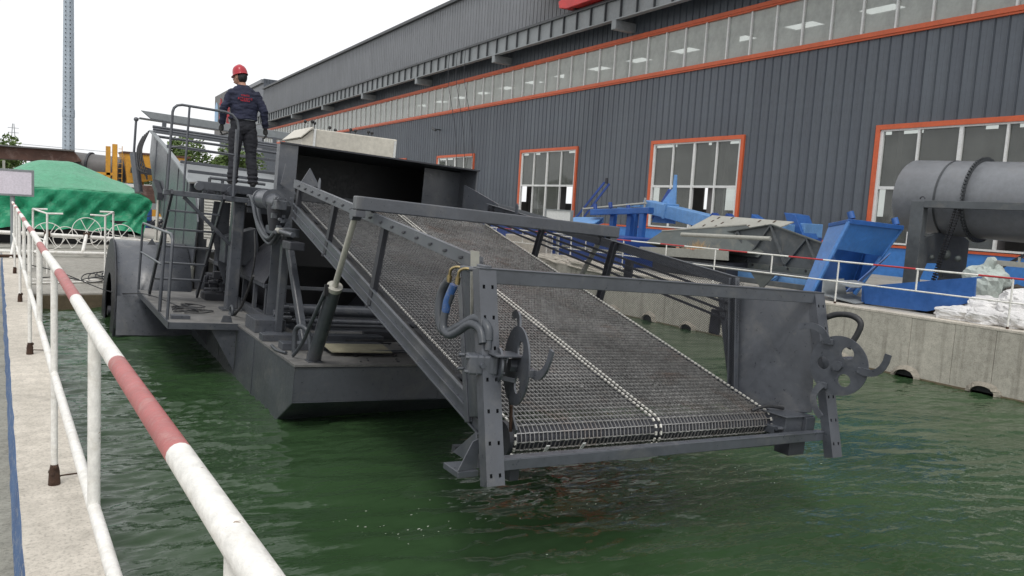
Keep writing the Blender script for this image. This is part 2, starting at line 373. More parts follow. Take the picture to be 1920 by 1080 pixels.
def body_shape():
    b = MB()
    def loft(rings, n=20):
        o = len(b.v)
        for (cx, cy, cz, rx, ry) in rings:
            for k in range(n): a = 2*pi*k/n; b.v.append((cx+rx*cos(a), cy+ry*sin(a), cz))
        for i in range(len(rings)-1):
            for k in range(n):
                p = o+i*n+k; q = o+i*n+(k+1) % n; b.f.append([p, q, q+n, p+n]); b.sm.append(True); b.mi.append(0)
        b.f.append(list(range(o+n-1, o-1, -1))); e = o+(len(rings)-1)*n; b.f.append(list(range(e, e+n))); b.sm += [True]*2; b.mi += [0]*2
    loft([(0, 0, .80, .13, .10), (0, 0, .86, .178, .128), (0, -.005, .95, .188, .135), (0, -.005, 1.0, .182, .13), (0, 0, 1.03, .205, .150), (0, 0, 1.10, .200, .148), (0, .0, 1.2, .205, .147), (-.0, .0, 1.33, .225, .145), (-.005, 0, 1.41, .222, .128), (-.01, .005, 1.47, .165, .10), (-.015, .015, 1.51, .09, .08), (-.02, .02, 1.53, .07, .07)])
    b.tube([(-.015, .015, 1.48), (-.03, .04, 1.56), (-.045, .055, 1.62)], [.062, .058, .06], 14)
    # head turned to the left and bowed
    hc = Vector((-.055, .065, 1.655)); b.sphere(hc, .1, 20, 14, (.82, 1.0, 1.18)); b.sphere(hc+Vector((-.035, .05, -.055)), .06, 14, 10, (.85, 1, .9))
    f = Vector((-.75, .62, -.2)).normalized()
    b.tube([hc+f*.085+Vector((0, 0, .01)), hc+f*.118+Vector((0, 0, -.025))], [.008, .017], 8)      # nose
    b.sphere(hc+f*.088+Vector((0, 0, -.065)), .022, 8, 6, (1.1, 1.1, .5))                            # mouth
    for sg in (-1, 1):
        s_ = Vector((f.y, -f.x, 0)).normalized()*sg; b.sphere(hc+s_*.083+Vector((0, -.005, -.015)), .03, 10, 8, (.5, .8, 1.15))
    # legs
    for sg, kx, ky, ax_, ay in ((-1, -.118, .035, -.135, .01), (1, .125, .02, .150, -.03)):
        b.tube([(sg*.085, 0, .93), (sg*.098, 0, .82), (sg*.112, .012, .66), (kx, ky, .49), (kx*1.02, ky-.01, .38), (ax_, ay, .22), (ax_*1.03, ay, .075), (ax_*1.03, ay, .05)], [.095, .112, .102, .084, .080, .078, .080, .070], 18)
        b.tube([(ax_*1.03, ay-.075, .035), (ax_*1.04, ay-.05, .045), (ax_*1.05, ay+.03, .048), (ax_*1.12, ay+.12, .036), (ax_*1.16, ay+.185, .028)], [.024, .042, .044, .040, .022], 12)
    # arms, elbows slightly out and bent
    hands = []
    for sg, S_, E_, W_ in ((-1, (-.175, -.005, 1.415), (-.280, -.035, 1.165), (-.300, .055, .935)), (1, (.175, -.005, 1.415), (.292, -.05, 1.165), (.325, .03, .93))):
        S_, E_, W_ = Vector(S_), Vector(E_), Vector(W_)
        b.tube([S_+Vector((-sg*.05, 0, -.01)), S_+Vector((sg*.005, 0, -.015)), S_.lerp(E_, .16), S_.lerp(E_, .45), E_, E_.lerp(W_, .35), W_+(E_-W_)*.12, W_], [.05, .066, .070, .064, .060, .058, .050, .049], 16)
        d = (W_-E_).normalized(); b.tube([W_, W_+d*.03], [.030, .029], 10)
        # palm and fingers
        pc = W_+d*.075; sd_ = Vector((0, 1, 0)); sd_ = (sd_-d*sd_.dot(d)).normalized(); nn = d.cross(sd_)*sg
        b.tube([W_+d*.02, W_+d*.05, W_+d*.085, W_+d*.105], [.028, .037, .039, .032], 12)
        for q in range(4):
            L = (.068, .078, .074, .058)[q]; o0 = W_+d*.098+sd_*(.033-.022*q)
            c1 = o0+d*L*.45+nn*.006; c2 = c1+d*L*.36-nn*.016*-1*-1; c3 = c2+d*L*.22+Vector((-sg*.018, 0, 0))
            b.tube([o0-d*.02, c1, c2+Vector((-sg*.008, 0, 0)), c3], [.0105, .0100, .0092, .0075], 8)
        th0 = W_+d*.035+sd_*.028; b.tube([th0, th0+d*.03+sd_*.024, th0+d*.062+sd_*.028+Vector((-sg*.012, 0, 0))], [.014, .0115, .009], 8)
        hands.append(W_)
    return b, hc, f
def body_mesh():
    b, hc, f = body_shape(); tmp = b.build('tmp_body', M['skin']); r = tmp.modifiers.new('r', 'REMESH'); r.mode = 'VOXEL'; r.voxel_size = .0065
    sm = tmp.modifiers.new('s', 'SMOOTH'); sm.iterations = 3; sm.factor = .5
    dg = bpy.context.evaluated_depsgraph_get(); me = bpy.data.meshes.new_from_object(tmp.evaluated_get(dg)); bpy.data.objects.remove(tmp)
    me.name = 'body'
    import numpy as np
    N_ = np.empty(len(me.vertices)*3); me.vertices.foreach_get('normal', N_); N_ = N_.reshape(-1, 3); NC = np.empty(len(me.vertices)*3); me.vertices.foreach_get('co', NC); NC = NC.reshape(-1, 3)
    for vi in range(len(NC)):
        c = Vector(NC[vi]); k = 0
        if abs(c.x) > .24 and c.z < .925: k = 0
        elif c.z > 1.52: k = 0
        elif c.z > 1.0 or (abs(c.x) > .23 and c.z > .9):
            k = .012*noise.noise(Vector((c.x*6, c.y*6, c.z*20)))+.008*noise.noise(Vector((c.x*17+5, c.y*14, c.z*34)))+.014*noise.noise(Vector((c.x*9+c.z*9, c.y*5, c.z*8-c.x*7)))
            if c.z < 1.06 and abs(c.x) < .22: k += .010*sin(min(1, max(0, (c.z-1.0)/.05))*pi)
        elif c.z > .07:
            k = .010*noise.noise(Vector((c.x*8, c.y*7, c.z*13)))+.007*noise.noise(Vector((c.x*18+3, c.y*15, c.z*28)))
            if c.z < .2: k += .007*sin(c.z*95)
        NC[vi] += N_[vi]*k
    me.vertices.foreach_set('co', NC.ravel()); me.update()
    me.materials.clear()
    for m_ in ('skin', 'jacket', 'trousers', 'glove', 'black'): me.materials.append(M[m_])
    for p in me.polygons:
        c = p.center
        if abs(c.x) > .235 and c.z < .925: i = 3
        elif c.z > 1.525-.05*(c.y < 0)*0: i = 0
        elif c.z > 1.012 or abs(c.x) > .232: i = 1
        elif c.z > .085: i = 2
        else: i = 4
        p.material_index = i; p.use_smooth = True
    return me, hc, f
BODY, HEADC, FACE = body_mesh()

# ================================================================== SETTING
GZ = 1.10       # quay and yard level
# water: a fine wave sheet where it is seen, plain beyond
import numpy as np
rw_ = np.random.RandomState(5)
def wave_height(X, Y):
    h = np.zeros_like(X); den = 0.6+.4*np.sin(X*.9+1.3*np.sin(Y*.6))*np.sin(Y*.8+.7*np.sin(X*.7+1))
    for k in range(46):
        lam = .105*(1.052**k) if k < 30 else .6+.05*(k-30); az = radians(24)+rw_.normal(0, .42)-.0*lam; ph = rw_.uniform(0, 2*pi)
        if k % 3 == 0: az -= radians(38)
        kx, ky = sin(az)*2*pi/lam, cos(az)*2*pi/lam; a = .0072*lam*(1.30 if lam < .24 else (.7 if lam < .5 else .34))
        # bend the crests a little so that no two places repeat
        h += a*np.sin(kx*X+ky*Y+ph+1.4*np.sin(X*.83/lam**.5+k)+1.4*np.sin(Y*.71/lam**.5+2*k))*(den if lam < .35 else 1)
    return h*np.clip(1.75-.24*X, .66+.0*X, 1.55)
gx = np.concatenate([np.arange(.2, 13.6, .028)]); gy = np.concatenate([np.arange(1.2, 10, .026), np.arange(10, 18.2, .05)])
XX, YY = np.meshgrid(gx, gy, indexing='ij'); rs_ = rw_.get_state(); ZZ = wave_height(XX, YY)
me = bpy.data.meshes.new('water'); n1, n2_ = XX.shape
co = np.stack([XX, YY, ZZ], -1).reshape(-1, 3); extra = np.array([(-1, -20, 0), (16, -20, 0), (16, 1.2, 0), (-1, 1.2, 0)], float)
me.vertices.add(len(co)+4); me.vertices.foreach_set('co', np.concatenate([co, extra]).ravel())
ia = (np.arange(n1-1)[:, None]*n2_+np.arange(n2_-1)[None, :]).ravel(); F = np.stack([ia, ia+n2_, ia+n2_+1, ia+1], -1)
F = np.concatenate([F, np.arange(len(co), len(co)+4)[None, :]])
me.loops.add(F.size); me.loops.foreach_set('vertex_index', F.ravel()); me.polygons.add(len(F)); me.polygons.foreach_set('loop_start', np.arange(len(F))*4)
me.polygons.foreach_set('use_smooth', np.ones(len(F), bool)); me.materials.append(M['water']); me.update(calc_edges=True); me.validate()
link('water', me, None, 'structure')
# pale flecks, both foam and painted water glints, below the front of the conveyor
mb = MB(); rf_ = random.Random(9)
def flecks(cx, cy, sx, sy, n):
    for _ in range(n):
        x, y = rf_.gauss(cx, sx), rf_.gauss(cy, sy); i_ = int((x-.2)/.028); j_ = int((y-1.2)/.026) if y < 10 else 0
        if not (0 <= i_ < n1-1 and 0 <= j_ < n2_-1): continue
        z = ZZ[i_, j_]+.004; r_ = rf_.uniform(.0015, .006); a = rf_.uniform(-.5, .5); k_ = rf_.uniform(1, 2.6)
        mb.add([(x+(r_*k_*cos(q)*cos(a)-r_*sin(q)*sin(a)), y+(r_*k_*cos(q)*sin(a)+r_*sin(q)*cos(a)), z+rf_.uniform(0, .002)) for q in [2*pi*e_/6 for e_ in range(6)]], [tuple(range(6))])
flecks(2.75, 5.25, .45, .30, 36); flecks(4.4, 5.1, .8, .25, 26); flecks(6.3, 5.0, .6, .25, 26)
mb.build('foam_glint_flecks', paint('foam', (.62, .66, .58), .5, .1), None, 'stuff')
# pool bed ground far below everything, out to the horizon
mb = MB()
def sheet(x0, y0, x1, y1, z): mb.add([(x0, y0, z), (x1, y0, z), (x1, y1, z), (x0, y1, z)], [(0, 1, 2, 3)])
sheet(13.5, -60, 900, 160, GZ-.004); sheet(-900, 24, 900, 1200, .776); sheet(-900, -60, -1.4, 24, .77)
mb.build('ground', M['conc_ground'], kind='structure')
mb = MB(); mb.add([(-1.4, 17.95, .30), (13.4, 17.95, .30), (13.5, 24.2, .78), (-1.4, 24.2, .78), (-1.4, 17.95, -1.5), (13.4, 17.95, -1.5)], [(0, 1, 2, 3), (4, 5, 1, 0)])
o = mb.build('slipway', M['conc_ground'], kind='structure')
mb = MB(); mb.box((-1.0, 17.90, -1), (13.4, 17.95, .27)); mb.build('slipway_edge', M['slime'], kind='structure')
# lower path left of the quay wall
mb = MB(); mb.box((-1.4, -60, .2), (.06, 18.2, GZ-.345)); mb.build('path', M['conc_path'], kind='structure')
# quay wall on the left (cap with painted edge)
q = thing('quay_wall', 'rough pale concrete quay wall under the red and white railing nearest the camera', 'quay wall')
mb = MB()
ys = [-6+.25*i for i in range(98)]
vs = []; fs = []
for i, y in enumerate(ys):
    e0 = .075+.010*noise.noise((y*3, 0, 0))+.006*noise.noise((y*11, 4, 0)); e1 = .365+.012*noise.noise((y*2.3, 9, 0))
    vs += [(e0-.023, y, GZ-.36), (e0-.004, y, GZ-.02), (e0, y, GZ), ((e0+e1)/2, y, GZ+.004*noise.noise((y*4, 1, 1))), (e1-.012, y, GZ), (e1, y, GZ-.015), (e1-.01, y, -1.5)]
for i in range(len(ys)-1):
    for k in range(6): fs.append((i*7+k, i*7+k+1, i*7+k+8, i*7+k+7))
mb.add(vs, [f[::-1] for f in fs]); mb.mi = [1 if (j % 6) in (0, 1) else 0 for j in range(len(fs))]
mb.build('coping', [M['conc_quay'], M['edge_blue']], q)
# right pool wall, cast panels with open joints and pipe mouths
q = thing('pool_wall', 'long grey cast concrete pool wall with stained joints and drain mouths at the waterline', 'pool wall', (13.45, 0, 0))
joints = [-8, -5.5, -3, -.5, 1.4, 3.4, 5.83, 6.48, 7.23, 9.15, 10.08, 11.67, 13.5, 15.2, 17.0, 18.6, 20.4, 23.0]
for a, b in zip(joints[:-1], joints[1:]):
    MB().box((random.uniform(-.004, .004), a+.003, -1.4), (.34, b-.003, GZ-.035)).build('wall_panel', M['conc_wall'], q, bevel=.004)
MB().box((.03, -8, -1.4), (.30, 23, GZ-.05)).build('core', M['slime'], q)
MB().box((-.008, -8, GZ-.035), (.36, 23, GZ+.012)).build('coping', M['conc_quay'], q, bevel=.008)
MB().box((-.008, -8, -.5), (0, 23, .03)).build('waterline_stain', M['slime'], q)
for y in [5.93+1.31*i for i in range(-3, 11)]:
    mb = MB(); r = random.uniform(.15, .18); n = 14; sq = random.uniform(.8, 1.15); jr = random.Random(int(y*100)); jit = [jr.uniform(-.03, .03) for _ in range(n+2)]
    for k in range(n):                       # arched hood round a dark mouth
        a0 = pi*k/n; a1 = pi*(k+1)/n
        p = lambda a, rr_, x: (x+jit[int(a/pi*n+.5)]*.5, y+(rr_+jit[int(a/pi*n+.5)]*(rr_ > r+.02))*1.2*cos(a), (rr_+jit[int(a/pi*n+.5)]*(rr_ > r+.02))*sin(a)*sq)
        mb.add([p(a0, r, -.07), p(a1, r, -.07), p(a1, r+.035, -.04), p(a0, r+.035, -.04), p(a0, r+.09, .01), p(a1, r+.09, .01)], [(0, 1, 2, 3), (3, 2, 5, 4)])
        mb.add([p(a0, r, -.07), p(a1, r, -.07), p(a1, r, .005), p(a0, r, .005)], [(3, 2, 1, 0)])
    h = mb.build('drain_hood', M['hood'], q)
    mb = MB(); mb.add([(-.008, y+r*1.25*cos(pi*k/n), r*.9*sin(pi*k/n)) for k in range(n+1)]+[(-.008, y+r*1.25, -.3), (-.008, y-r*1.25, -.3)][::-1], [tuple(range(n+3))]); mb.build('drain_mouth', M['black'], h)

# ------------------------------------------------------------------ railings
def left_rail():
    t = thing('railing', 'red and white pipe railing running from the near foreground along the left quay', 'railing', (.22, 0, GZ))
    zt, zm = 1.06, .545
    def seg(y0, y1, z, r, mat, nm='top_rail'): MB().tube([(0, y, z+.004*sin(y*2.1)) for y in [y0+(y1-y0)*i/4 for i in range(5)]], r, 16).build(nm, mat, t)
    y = -3.0; bounds = [-3, -1.6, -.55, 1.17, 1.87, 2.95, 3.8, 4.9, 5.6, 6.7, 7.4, 8.5, 9.2, 10.3, 11.0, 12.1, 12.8, 13.9, 14.6, 15.6]
    for i, (a, b) in enumerate(zip(bounds[:-1], bounds[1:])): seg(a, b, zt, .0195, M['white_pipe'] if i % 2 == 0 else M['red_pipe'])
    # the mid rail
    MB().tube([(0, -3+.8*i, zm+.004*sin(i*1.3)) for i in range(24)], .017, 14).build('mid_rail', M['white_pipe'], t)
    for k in range(-2, 5):
        y = 4.17+3.33*k
        if y > 15.6: continue
        MB().tube([(0, y, .04), (0, y, zt-.012)], .0150, 12).build('post', M['white_pipe'], t)
        fm = MB(); pr = []
        fm.tube([(0, y, -.004), (0, y, .03), (0, y, .065), (0, y, .10)], [.027, .025, .023, .0165], 12)
        for _ in range(10):
            a = random.uniform(0, 2*pi); h_ = random.uniform(.01, .10); fm.sphere((.018*cos(a), y+.018*sin(a), h_), random.uniform(.008, .014), 6, 4)
        fm.build('rusty_foot', M['rust'], t)
    for k in range(-2, 5):
        y = 2.36+3.33*k
        if y > 15.6: continue
        MB().tube([(0, y, zm), (0, y, zt-.008)], .0165, 12).build('post', M['white_pipe'], t)
    MB().tube([(0, 4.17, .02), (.03, 4.2, .03), (.14, 4.27, .008)], .004, 6).build('wire', M['rust'], t)
    MB().tube([(0, 7.5, .02), (.03, 7.53, .03), (.14, 7.6, .008)], .004, 6).build('wire', M['rust'], t)
left_rail()
def right_rail():
    t = thing('railing', 'thin red and white pipe railing standing on the far right pool wall', 'railing', (13.52, 0, GZ))
    zt, zm = .83, .44; ys = [-2.15+1.545*k for k in range(20)]
    b = -3.0; i = 0
    while b < 27:
        L = .8 if i % 2 else 1.05
        MB().tube([(0, b, zt), (0, b+L, zt)], .017, 10).build('top_rail', M['red_pipe_bright'] if i % 2 else M['white_pipe'], t); b += L; i += 1
    MB().tube([(0, -3, zm), (0, 27, zm)], .014, 10).build('mid_rail', M['white_pipe'], t)
    for k, y in enumerate(ys):
        y = 5.72+1.545*(k-5); full = (k % 2 == 1)
        MB().tube([(0, y, 0 if full else zm), (0, y, zt)], .016, 10).build('post', M['white_pipe'], t)
        if full: MB().tube([(0, y, 0), (0, y, .05)], .024, 8).build('rusty_foot', M['rust'], t)
right_rail()

# ------------------------------------------------------------------ workshop building
AB = radians(3.3)
BM = Matrix.Translation((24.0, 0, 0)) @ Matrix.Rotation(-AB, 4, 'Z')     # local +Y runs along the facade, +X into the building
B = thing('workshop_building', 'long dark grey corrugated metal workshop with orange trimmed windows behind the yard', 'building', mat=BM)
P = .41
def panel_mesh(h):     # one cladding sheet: flat pan with a raised rib and a dark groove
    key = 'pm%.2f' % h
    prof = [(0.0, 0), (-.0, .012), (-.042, .030), (-.042, .050), (-.006, .068), (-.006, .225), (-.016, .235), (-.006, .245), (-.006, .396), (.020, .399), (.020, .406), (0, P)]
    vs = []; fs = []
    for x, y in prof: vs += [(x, y, 0), (x, y, h)]
    for i in range(len(prof)-1): fs.append((2*i, 2*i+1, 2*i+3, 2*i+2))
    me = bpy.data.meshes.new('cladding_sheet'); me.from_pydata(vs, [], fs)
    return me
for nm_ in ('cladding', 'cladding_up'):
    t_ = M[nm_].node_tree; b_ = t_.nodes['Principled BSDF']; src_ = b_.inputs['Base Color'].links[0].from_socket
    oi_ = t_.nodes.new('ShaderNodeObjectInfo'); rp_ = ramp(t_, oi_.outputs['Random'], [(0, (.88, .88, .90)), (1, (1.12, 1.12, 1.10))])
    dn_ = noise_node(t_, 1.0, 6, .6, stretch=(3, 3, .22)); dr_ = ramp(t_, dn_.outputs[0], [(.35, (.90, .90, .90)), (.65, (1.08, 1.08, 1.08))])
    t_.links.new(mixc(t_, 1.0, mixc(t_, 1.0, src_, rp_.outputs[0], 'MULTIPLY'), dr_.outputs[0], 'MULTIPLY'), b_.inputs['Base Color'])
PM = {}
def clad(s0, s1, z0, z1, mat, limit_near, upk=''):
    """sheets from s0 to s1; the near ones are single parts, the far ones one joined part"""
    n = max(1, round((s1-s0)/P)); sc = (s1-s0)/(n*P); far = MB()
    for i in range(n):
        s = s0+i*P*sc
        key = (round(z1-z0, 2), mat.name)
        if key not in PM: PM[key] = panel_mesh(z1-z0); PM[key].materials.append(mat); PM[key].materials.append(M['seam']); PM[key].polygons[9].material_index = 1; PM[key].polygons[8].material_index = 1; PM[key].polygons[10].material_index = 1
        if s < limit_near:
            o = link('cladding_sheet', PM[key], B); o.location = (0, s, z0); o.scale = (1, sc, 1)
        else:
            me = PM[key]; far.add([(v.co.x, s+v.co.y*sc, z0+v.co.z) for v in me.vertices], [tuple(p.vertices) for p in me.polygons])
            far.mi[-3:] = [1, 1, 1]
    if far.v: far.build('cladding', [mat, M['seam']], B, kind='stuff')
WIN = [(-2.2, 3.3), (9.7, 15.15), (21.33, 26.72), (33.0, 38.68), (45.0, 50.6), (56.8, 62.4), (68.7, 74.3), (80.6, 86.2)]
WZ0, WZ1 = 2.15, 5.96; BZ0, BZ1 = 9.2, 11.15; SMAX = 108
prev = -10
for (a, b) in WIN:
    clad(prev, a, GZ+1.02, BZ0, M['cladding'], 52); clad(a, b, WZ1, BZ0, M['cladding'], 52); prev = b
clad(prev, SMAX, GZ+1.02, BZ0, M['cladding'], 0)
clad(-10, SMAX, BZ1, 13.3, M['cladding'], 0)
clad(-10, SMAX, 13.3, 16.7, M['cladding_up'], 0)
# plinth painted blue, with a red brown sill line above
MB().box((-.05, -10, GZ-.1), (.15, SMAX, GZ+.94)).build('plinth', M['blue_wall'], B)
MB().box((-.09, -10, GZ+.945), (.15, SMAX, GZ+.985)).box((-.07, -10, GZ+.99), (.15, SMAX, GZ+1.018)).build('sill_trim', M['orange'], B)
MB().box((-.25, -10, 16.7), (.5, SMAX, 16.92)).build('eaves', M['beam_dark'], B)
# orange string courses above and under the ribbon window
for z in (BZ0-.02, BZ1-.02):
    MB().box((-.13, -10, z-.06), (.05, SMAX, z+.09)).box((-.09, -10, z-.13), (.05, SMAX, z-.062)).build('orange_trim', M['orange'], B)
# ribbon window: mullions one by one, panes between them
mul = MB().box((-.06, -.035, BZ0+.075), (.06, .035, BZ1-.155)); mo = mul.build('mullion', M['white_frame'], B); mo.location = (0, -9.0, 0); first = mo
pane = MB().add([(.02, .04, BZ0+.07), (.02, 1.225, BZ0+.07), (.02, 1.225, BZ1-.15), (.02, .04, BZ1-.15)], [(3, 2, 1, 0)]); po = pane.build('pane', M['glass_hi'], B); po.location = (0, -9.0, 0)
nm = int((SMAX+9)/1.265)
for k in range(1, nm):
    o = mo.copy(); C.objects.link(o); o.parent = B; o.location = (0, -9+1.265*k, 0)
    o = po.copy(); C.objects.link(o); o.parent = B; o.location = (0, -9+1.265*k, 0)
# lower windows
for wi, (a, b) in enumerate(WIN):
    wnd = MB()
    wnd.box((-.10, a-.16, WZ0-.0), (.10, a, WZ1+.16)).box((-.10, b, WZ0), (.10, b+.16, WZ1+.16)).box((-.102, a, WZ1), (.10, b, WZ1+.16))
    wf = wnd.build('window', M['orange'], B)
    zm = 4.02
    fr = MB(); fr.box((-.05, a, zm-.05), (.05, b, zm+.05)); fr.box((-.05, a, WZ1-.06), (.05, b, WZ1)); fr.box((-.05, a, WZ0), (.05, b, WZ0+.06))
    n = 4; stp = (b-a)/n
    for k in range(n+1):
        ww = .06 if k in (0, 2, 4) else .035
        y = min(max(a+k*stp, a+ww), b-ww); fr.box((-.055, y-ww, WZ0+.062), (.055, y+ww, WZ1-.062))
    fr.build('frame', M['white_frame'], wf)
    openp = {2: (2,), 3: (0, 3), 1: (3,), 4: (1,)}.get(wi, (1,))
    for k in range(n):
        p = MB().add([(.02, a+k*stp+.03, zm+.05), (.02, a+(k+1)*stp-.03, zm+.05), (.02, a+(k+1)*stp-.03, WZ1-.06), (.02, a+k*stp+.03, WZ1-.06)], [(3, 2, 1, 0)]); p.build('pane', M['glass'], wf)
        kk = n-1-k
        if kk not in openp:
            MB().add([(.02, a+k*stp+.03, WZ0+.06), (.02, a+(k+1)*stp-.03, WZ0+.06), (.02, a+(k+1)*stp-.03, zm-.05), (.02, a+k*stp+.03, zm-.05)], [(3, 2, 1, 0)]).build('pane', M['glass'], wf)
        else:      # slid open leaf parked over its neighbour
            MB().box((.062, a+k*stp-.55, WZ0+.07), (.09, a+k*stp-.50, zm-.06)).build('sash', M['white_frame'], wf)
# crane runway beam carried on brackets
def bxyz(x, s, z): return (x, s, z)
T = thing('crane_runway', 'pale grey riveted crane rail beam with stiffeners running high along the workshop wall', 'crane beam', mat=BM)
X0, X1 = -1.25, -.95
g = MB().box((X0, 5, 11.78), (X1, SMAX, 11.83)).box((-1.12, 5, 11.83), (-1.08, SMAX, 12.72)); g.build('girder', M['beam_grey'], T)
MB().box((X0, 5, 12.72), (X1, SMAX, 12.77)).box((-1.14, 5, 12.77), (-1.06, SMAX, 12.90)).build('rail', M['beam_dark'], T)
me = MB().box((X0+.01, -.02, 11.83), (-1.12, .02, 12.72)).build('stiffener', M['beam_dark'], T); me.location = (0, 5.7, 0)
for k in range(1, 84):
    o = me.copy(); C.objects.link(o); o.parent = T; o.location = (0, 5.7+1.2*k, 0)
me = MB().box((-1.25, -.17, 11.35), (-.0, .17, 11.78)).build('bracket', M['beam_grey'], T, bevel=.02); me.location = (0, 5.2, 0)
for k in range(1, 9):
    o = me.copy(); C.objects.link(o); o.parent = T; o.location = (0, 5.2+11.85*k, 0)
MB().box((-1.05, 5, 12.74), (-.1, SMAX, 12.78)).build('walkway', M['beam_dark'], T)
# red overhead crane end on the rail
T2 = thing('overhead_crane', 'red overhead crane carriage standing on the rail beam at the top edge', 'crane', mat=BM)
MB().prism([(24.5, 13.5), (25.5, 12.98), (32.6, 12.95), (33.3, 13.1), (33.4, 13.45), (31.6, 13.75), (31.0, 14.6), (24.5, 14.6)], 0, -1.55, -.75).build('end_carriage', M['red'], T2, bevel=.03)
MB().prism([(30.0, 13.7), (33.2, 13.6), (37.4, 14.6), (37.4, 16.0), (30.0, 16.0)], 0, -1.50, -.80).build('arm', M['red'], T2, bevel=.03)
for s_ in (26.2, 32.3): MB().tube([(-1.3, s_, 13.1), (-.9, s_, 13.1)], .19, 16).build('wheel', M['black'], T2)
MB().box((-8, 26.5, 14.9), (-.6, 28.1, 16.4)).build('bridge_girder', M['red'], T2, bevel=.03)
MB().tube([(-1.75, 28.9, 13.25), (-1.75, 30.0, 13.25)], .26, 14).build('motor', paint('motor_green', (.02, .11, .04), .5, .2), T2)
# roof and interior seen through the glass
rf = MB(); rows = [(2.5, 4.0), (8.5, 10.0), (14.5, 16.0), (20.5, 22.0)]
xs = [0.2]+[v for r_ in rows for v in r_]+[26]
for i in range(0, len(xs)-1, 2): rf.box((xs[i], -10, 16.6), (xs[i+1], SMAX, 16.68))
s_ = -10
while s_ < SMAX:
    for (a, b) in rows: rf.box((a, s_, 16.6), (b, min(SMAX, s_+3.4), 16.68))
    s_ += 6.0
rf.build('roof', M['dull_grey'], B)
bk = MB(); bk.box((26, -10, GZ), (26.1, SMAX, 3.6)).box((26, -10, 5.6), (26.1, SMAX, 9.3)).box((26, -10, 11), (26.1, SMAX, 16.6))
s_ = -10
while s_ < SMAX: bk.box((26, s_, 3.6), (26.1, s_+6, 5.6)); bk.box((26, s_, 9.3), (26.1, s_+4, 11)); s_ += 12
bk.box((.2, -10.1, GZ), (26, -10, 16.6)).box((.2, SMAX, GZ), (26, SMAX+.1, 16.7)).build('rear_wall', M['dull_grey'], B)
fl = MB().box((.16, -10, GZ-.05), (26, SMAX, GZ)).build('interior_floor', M['conc_ground'], B)
for k in range(9): split(MB().box((.35, -.5+11.85*k-.2, GZ), (.75, -.5+11.85*k+.2, 16.6)).box((12.8, -.5+11.85*k-.2, GZ), (13.2, -.5+11.85*k+.2, 16.6)), 'column', M['dull_grey'], B)
MB().box((1.0, -10, 8.2), (1.5, SMAX, 9.0)).build('inner_crane_beam', M['beam_dark'], B)
# security camera on the facade
T3 = thing('wall_camera', 'small security camera on a bracket high on the corrugated facade', 'camera', mat=BM @ Matrix.Translation((0, 50.5, 8.0)))
MB().box((-.5, -.04, -.05), (0, .04, .05)).build('bracket', M['beam_dark'], T3); MB().tube([(-.55, -.35, -.1), (-.55, .25, .06)], .09, 10).build('camera_body', M['beam_dark'], T3)
# loose cables hanging down the facade from the crane rail
T5 = thing('hanging_cables', 'three thin dark cables hanging down the corrugated wall from the crane rail', 'cable', mat=BM @ Matrix.Translation((0, 45, 12.8)))
for k in range(3):
    y_ = 1.2*k-.6
    MB().tube(smoothpath([(-1.32, y_, 0), (-1.25, y_+.1, -2.0), (-.6, y_-.1, -5.5), (-.15, y_+.2, -9.5), (-.12, y_+.15, -11.5)], 8), .018, 6).build('cable', M['machine_dark'], T5)
# gable block with painted company sign beyond the end of the hall
SB = thing('office_block', 'small dark block with sign panel at the far end of the workshop', 'building', mat=BM)
MB().box((-.0, 108.2, GZ), (12, 141, 18.2)).build('walls', M['cladding'], SB)
MB().box((-.3, 108.2, 17.6), (12.3, 142.5, 18.1)).build('parapet', M['cladding_up'], SB)
T4 = thing('company_sign', 'dark sign panel with blue oval logo and red characters left of the man', 'sign', mat=BM @ Matrix.Translation((-.3, 133, 0)))
MB().box((-.2, -4, 12.2), (0, 10.5, 19.0)).build('sign_panel', M['dull_grey'], T4)
mb = MB(); n = 20
mb.add([(-.24, 8.6+1.7*cos(2*pi*k/n), 15.6+2.3*sin(2*pi*k/n)) for k in range(n)], [tuple(range(n))]); mb.build('logo_oval', M['sign_blue'], T4)
mb = MB()
for cy in (4.6, 1.2, -2.2):
    for k in range(4): z = 13.4+k*1.25; mb.box((-.25, cy-1.1, z), (-.21, cy+1.1, z+.32))
    mb.box((-.26, cy-.15, 13.2), (-.22, cy+.18, 18.2)); mb.box((-.262, cy+.75, 13.4), (-.222, cy+1.05, 16.2)); mb.box((-.262, cy-1.05, 14.6), (-.222, cy-.75, 18.0))
mb.build('red_characters', M['print_red'], T4)

# ================================================================== WEED HARVESTER (u across, v aft, w up)
AL, BE = radians(2.0), radians(3.0)
l_ = Vector((sin(AL), cos(AL), 0)); s_v = Vector((cos(AL), -sin(AL), 0)); n_ = s_v.cross(l_)
s2 = s_v*cos(BE)-n_*sin(BE); n2 = s_v*sin(BE)+n_*cos(BE)
HM = Matrix(((s2.x, l_.x, n2.x, 2.63), (s2.y, l_.y, n2.y, 8.05), (s2.z, l_.z, n2.z, 0), (0, 0, 0, 1)))
Hv = thing('weed_harvester', 'big dark grey water weed harvester with a raised chain mesh conveyor afloat in the pool', 'work boat', mat=HM)
G, GD, GK = M['machine'], M['machine_dusty'], M['machine_dark']
UL, UR = .30, 3.10
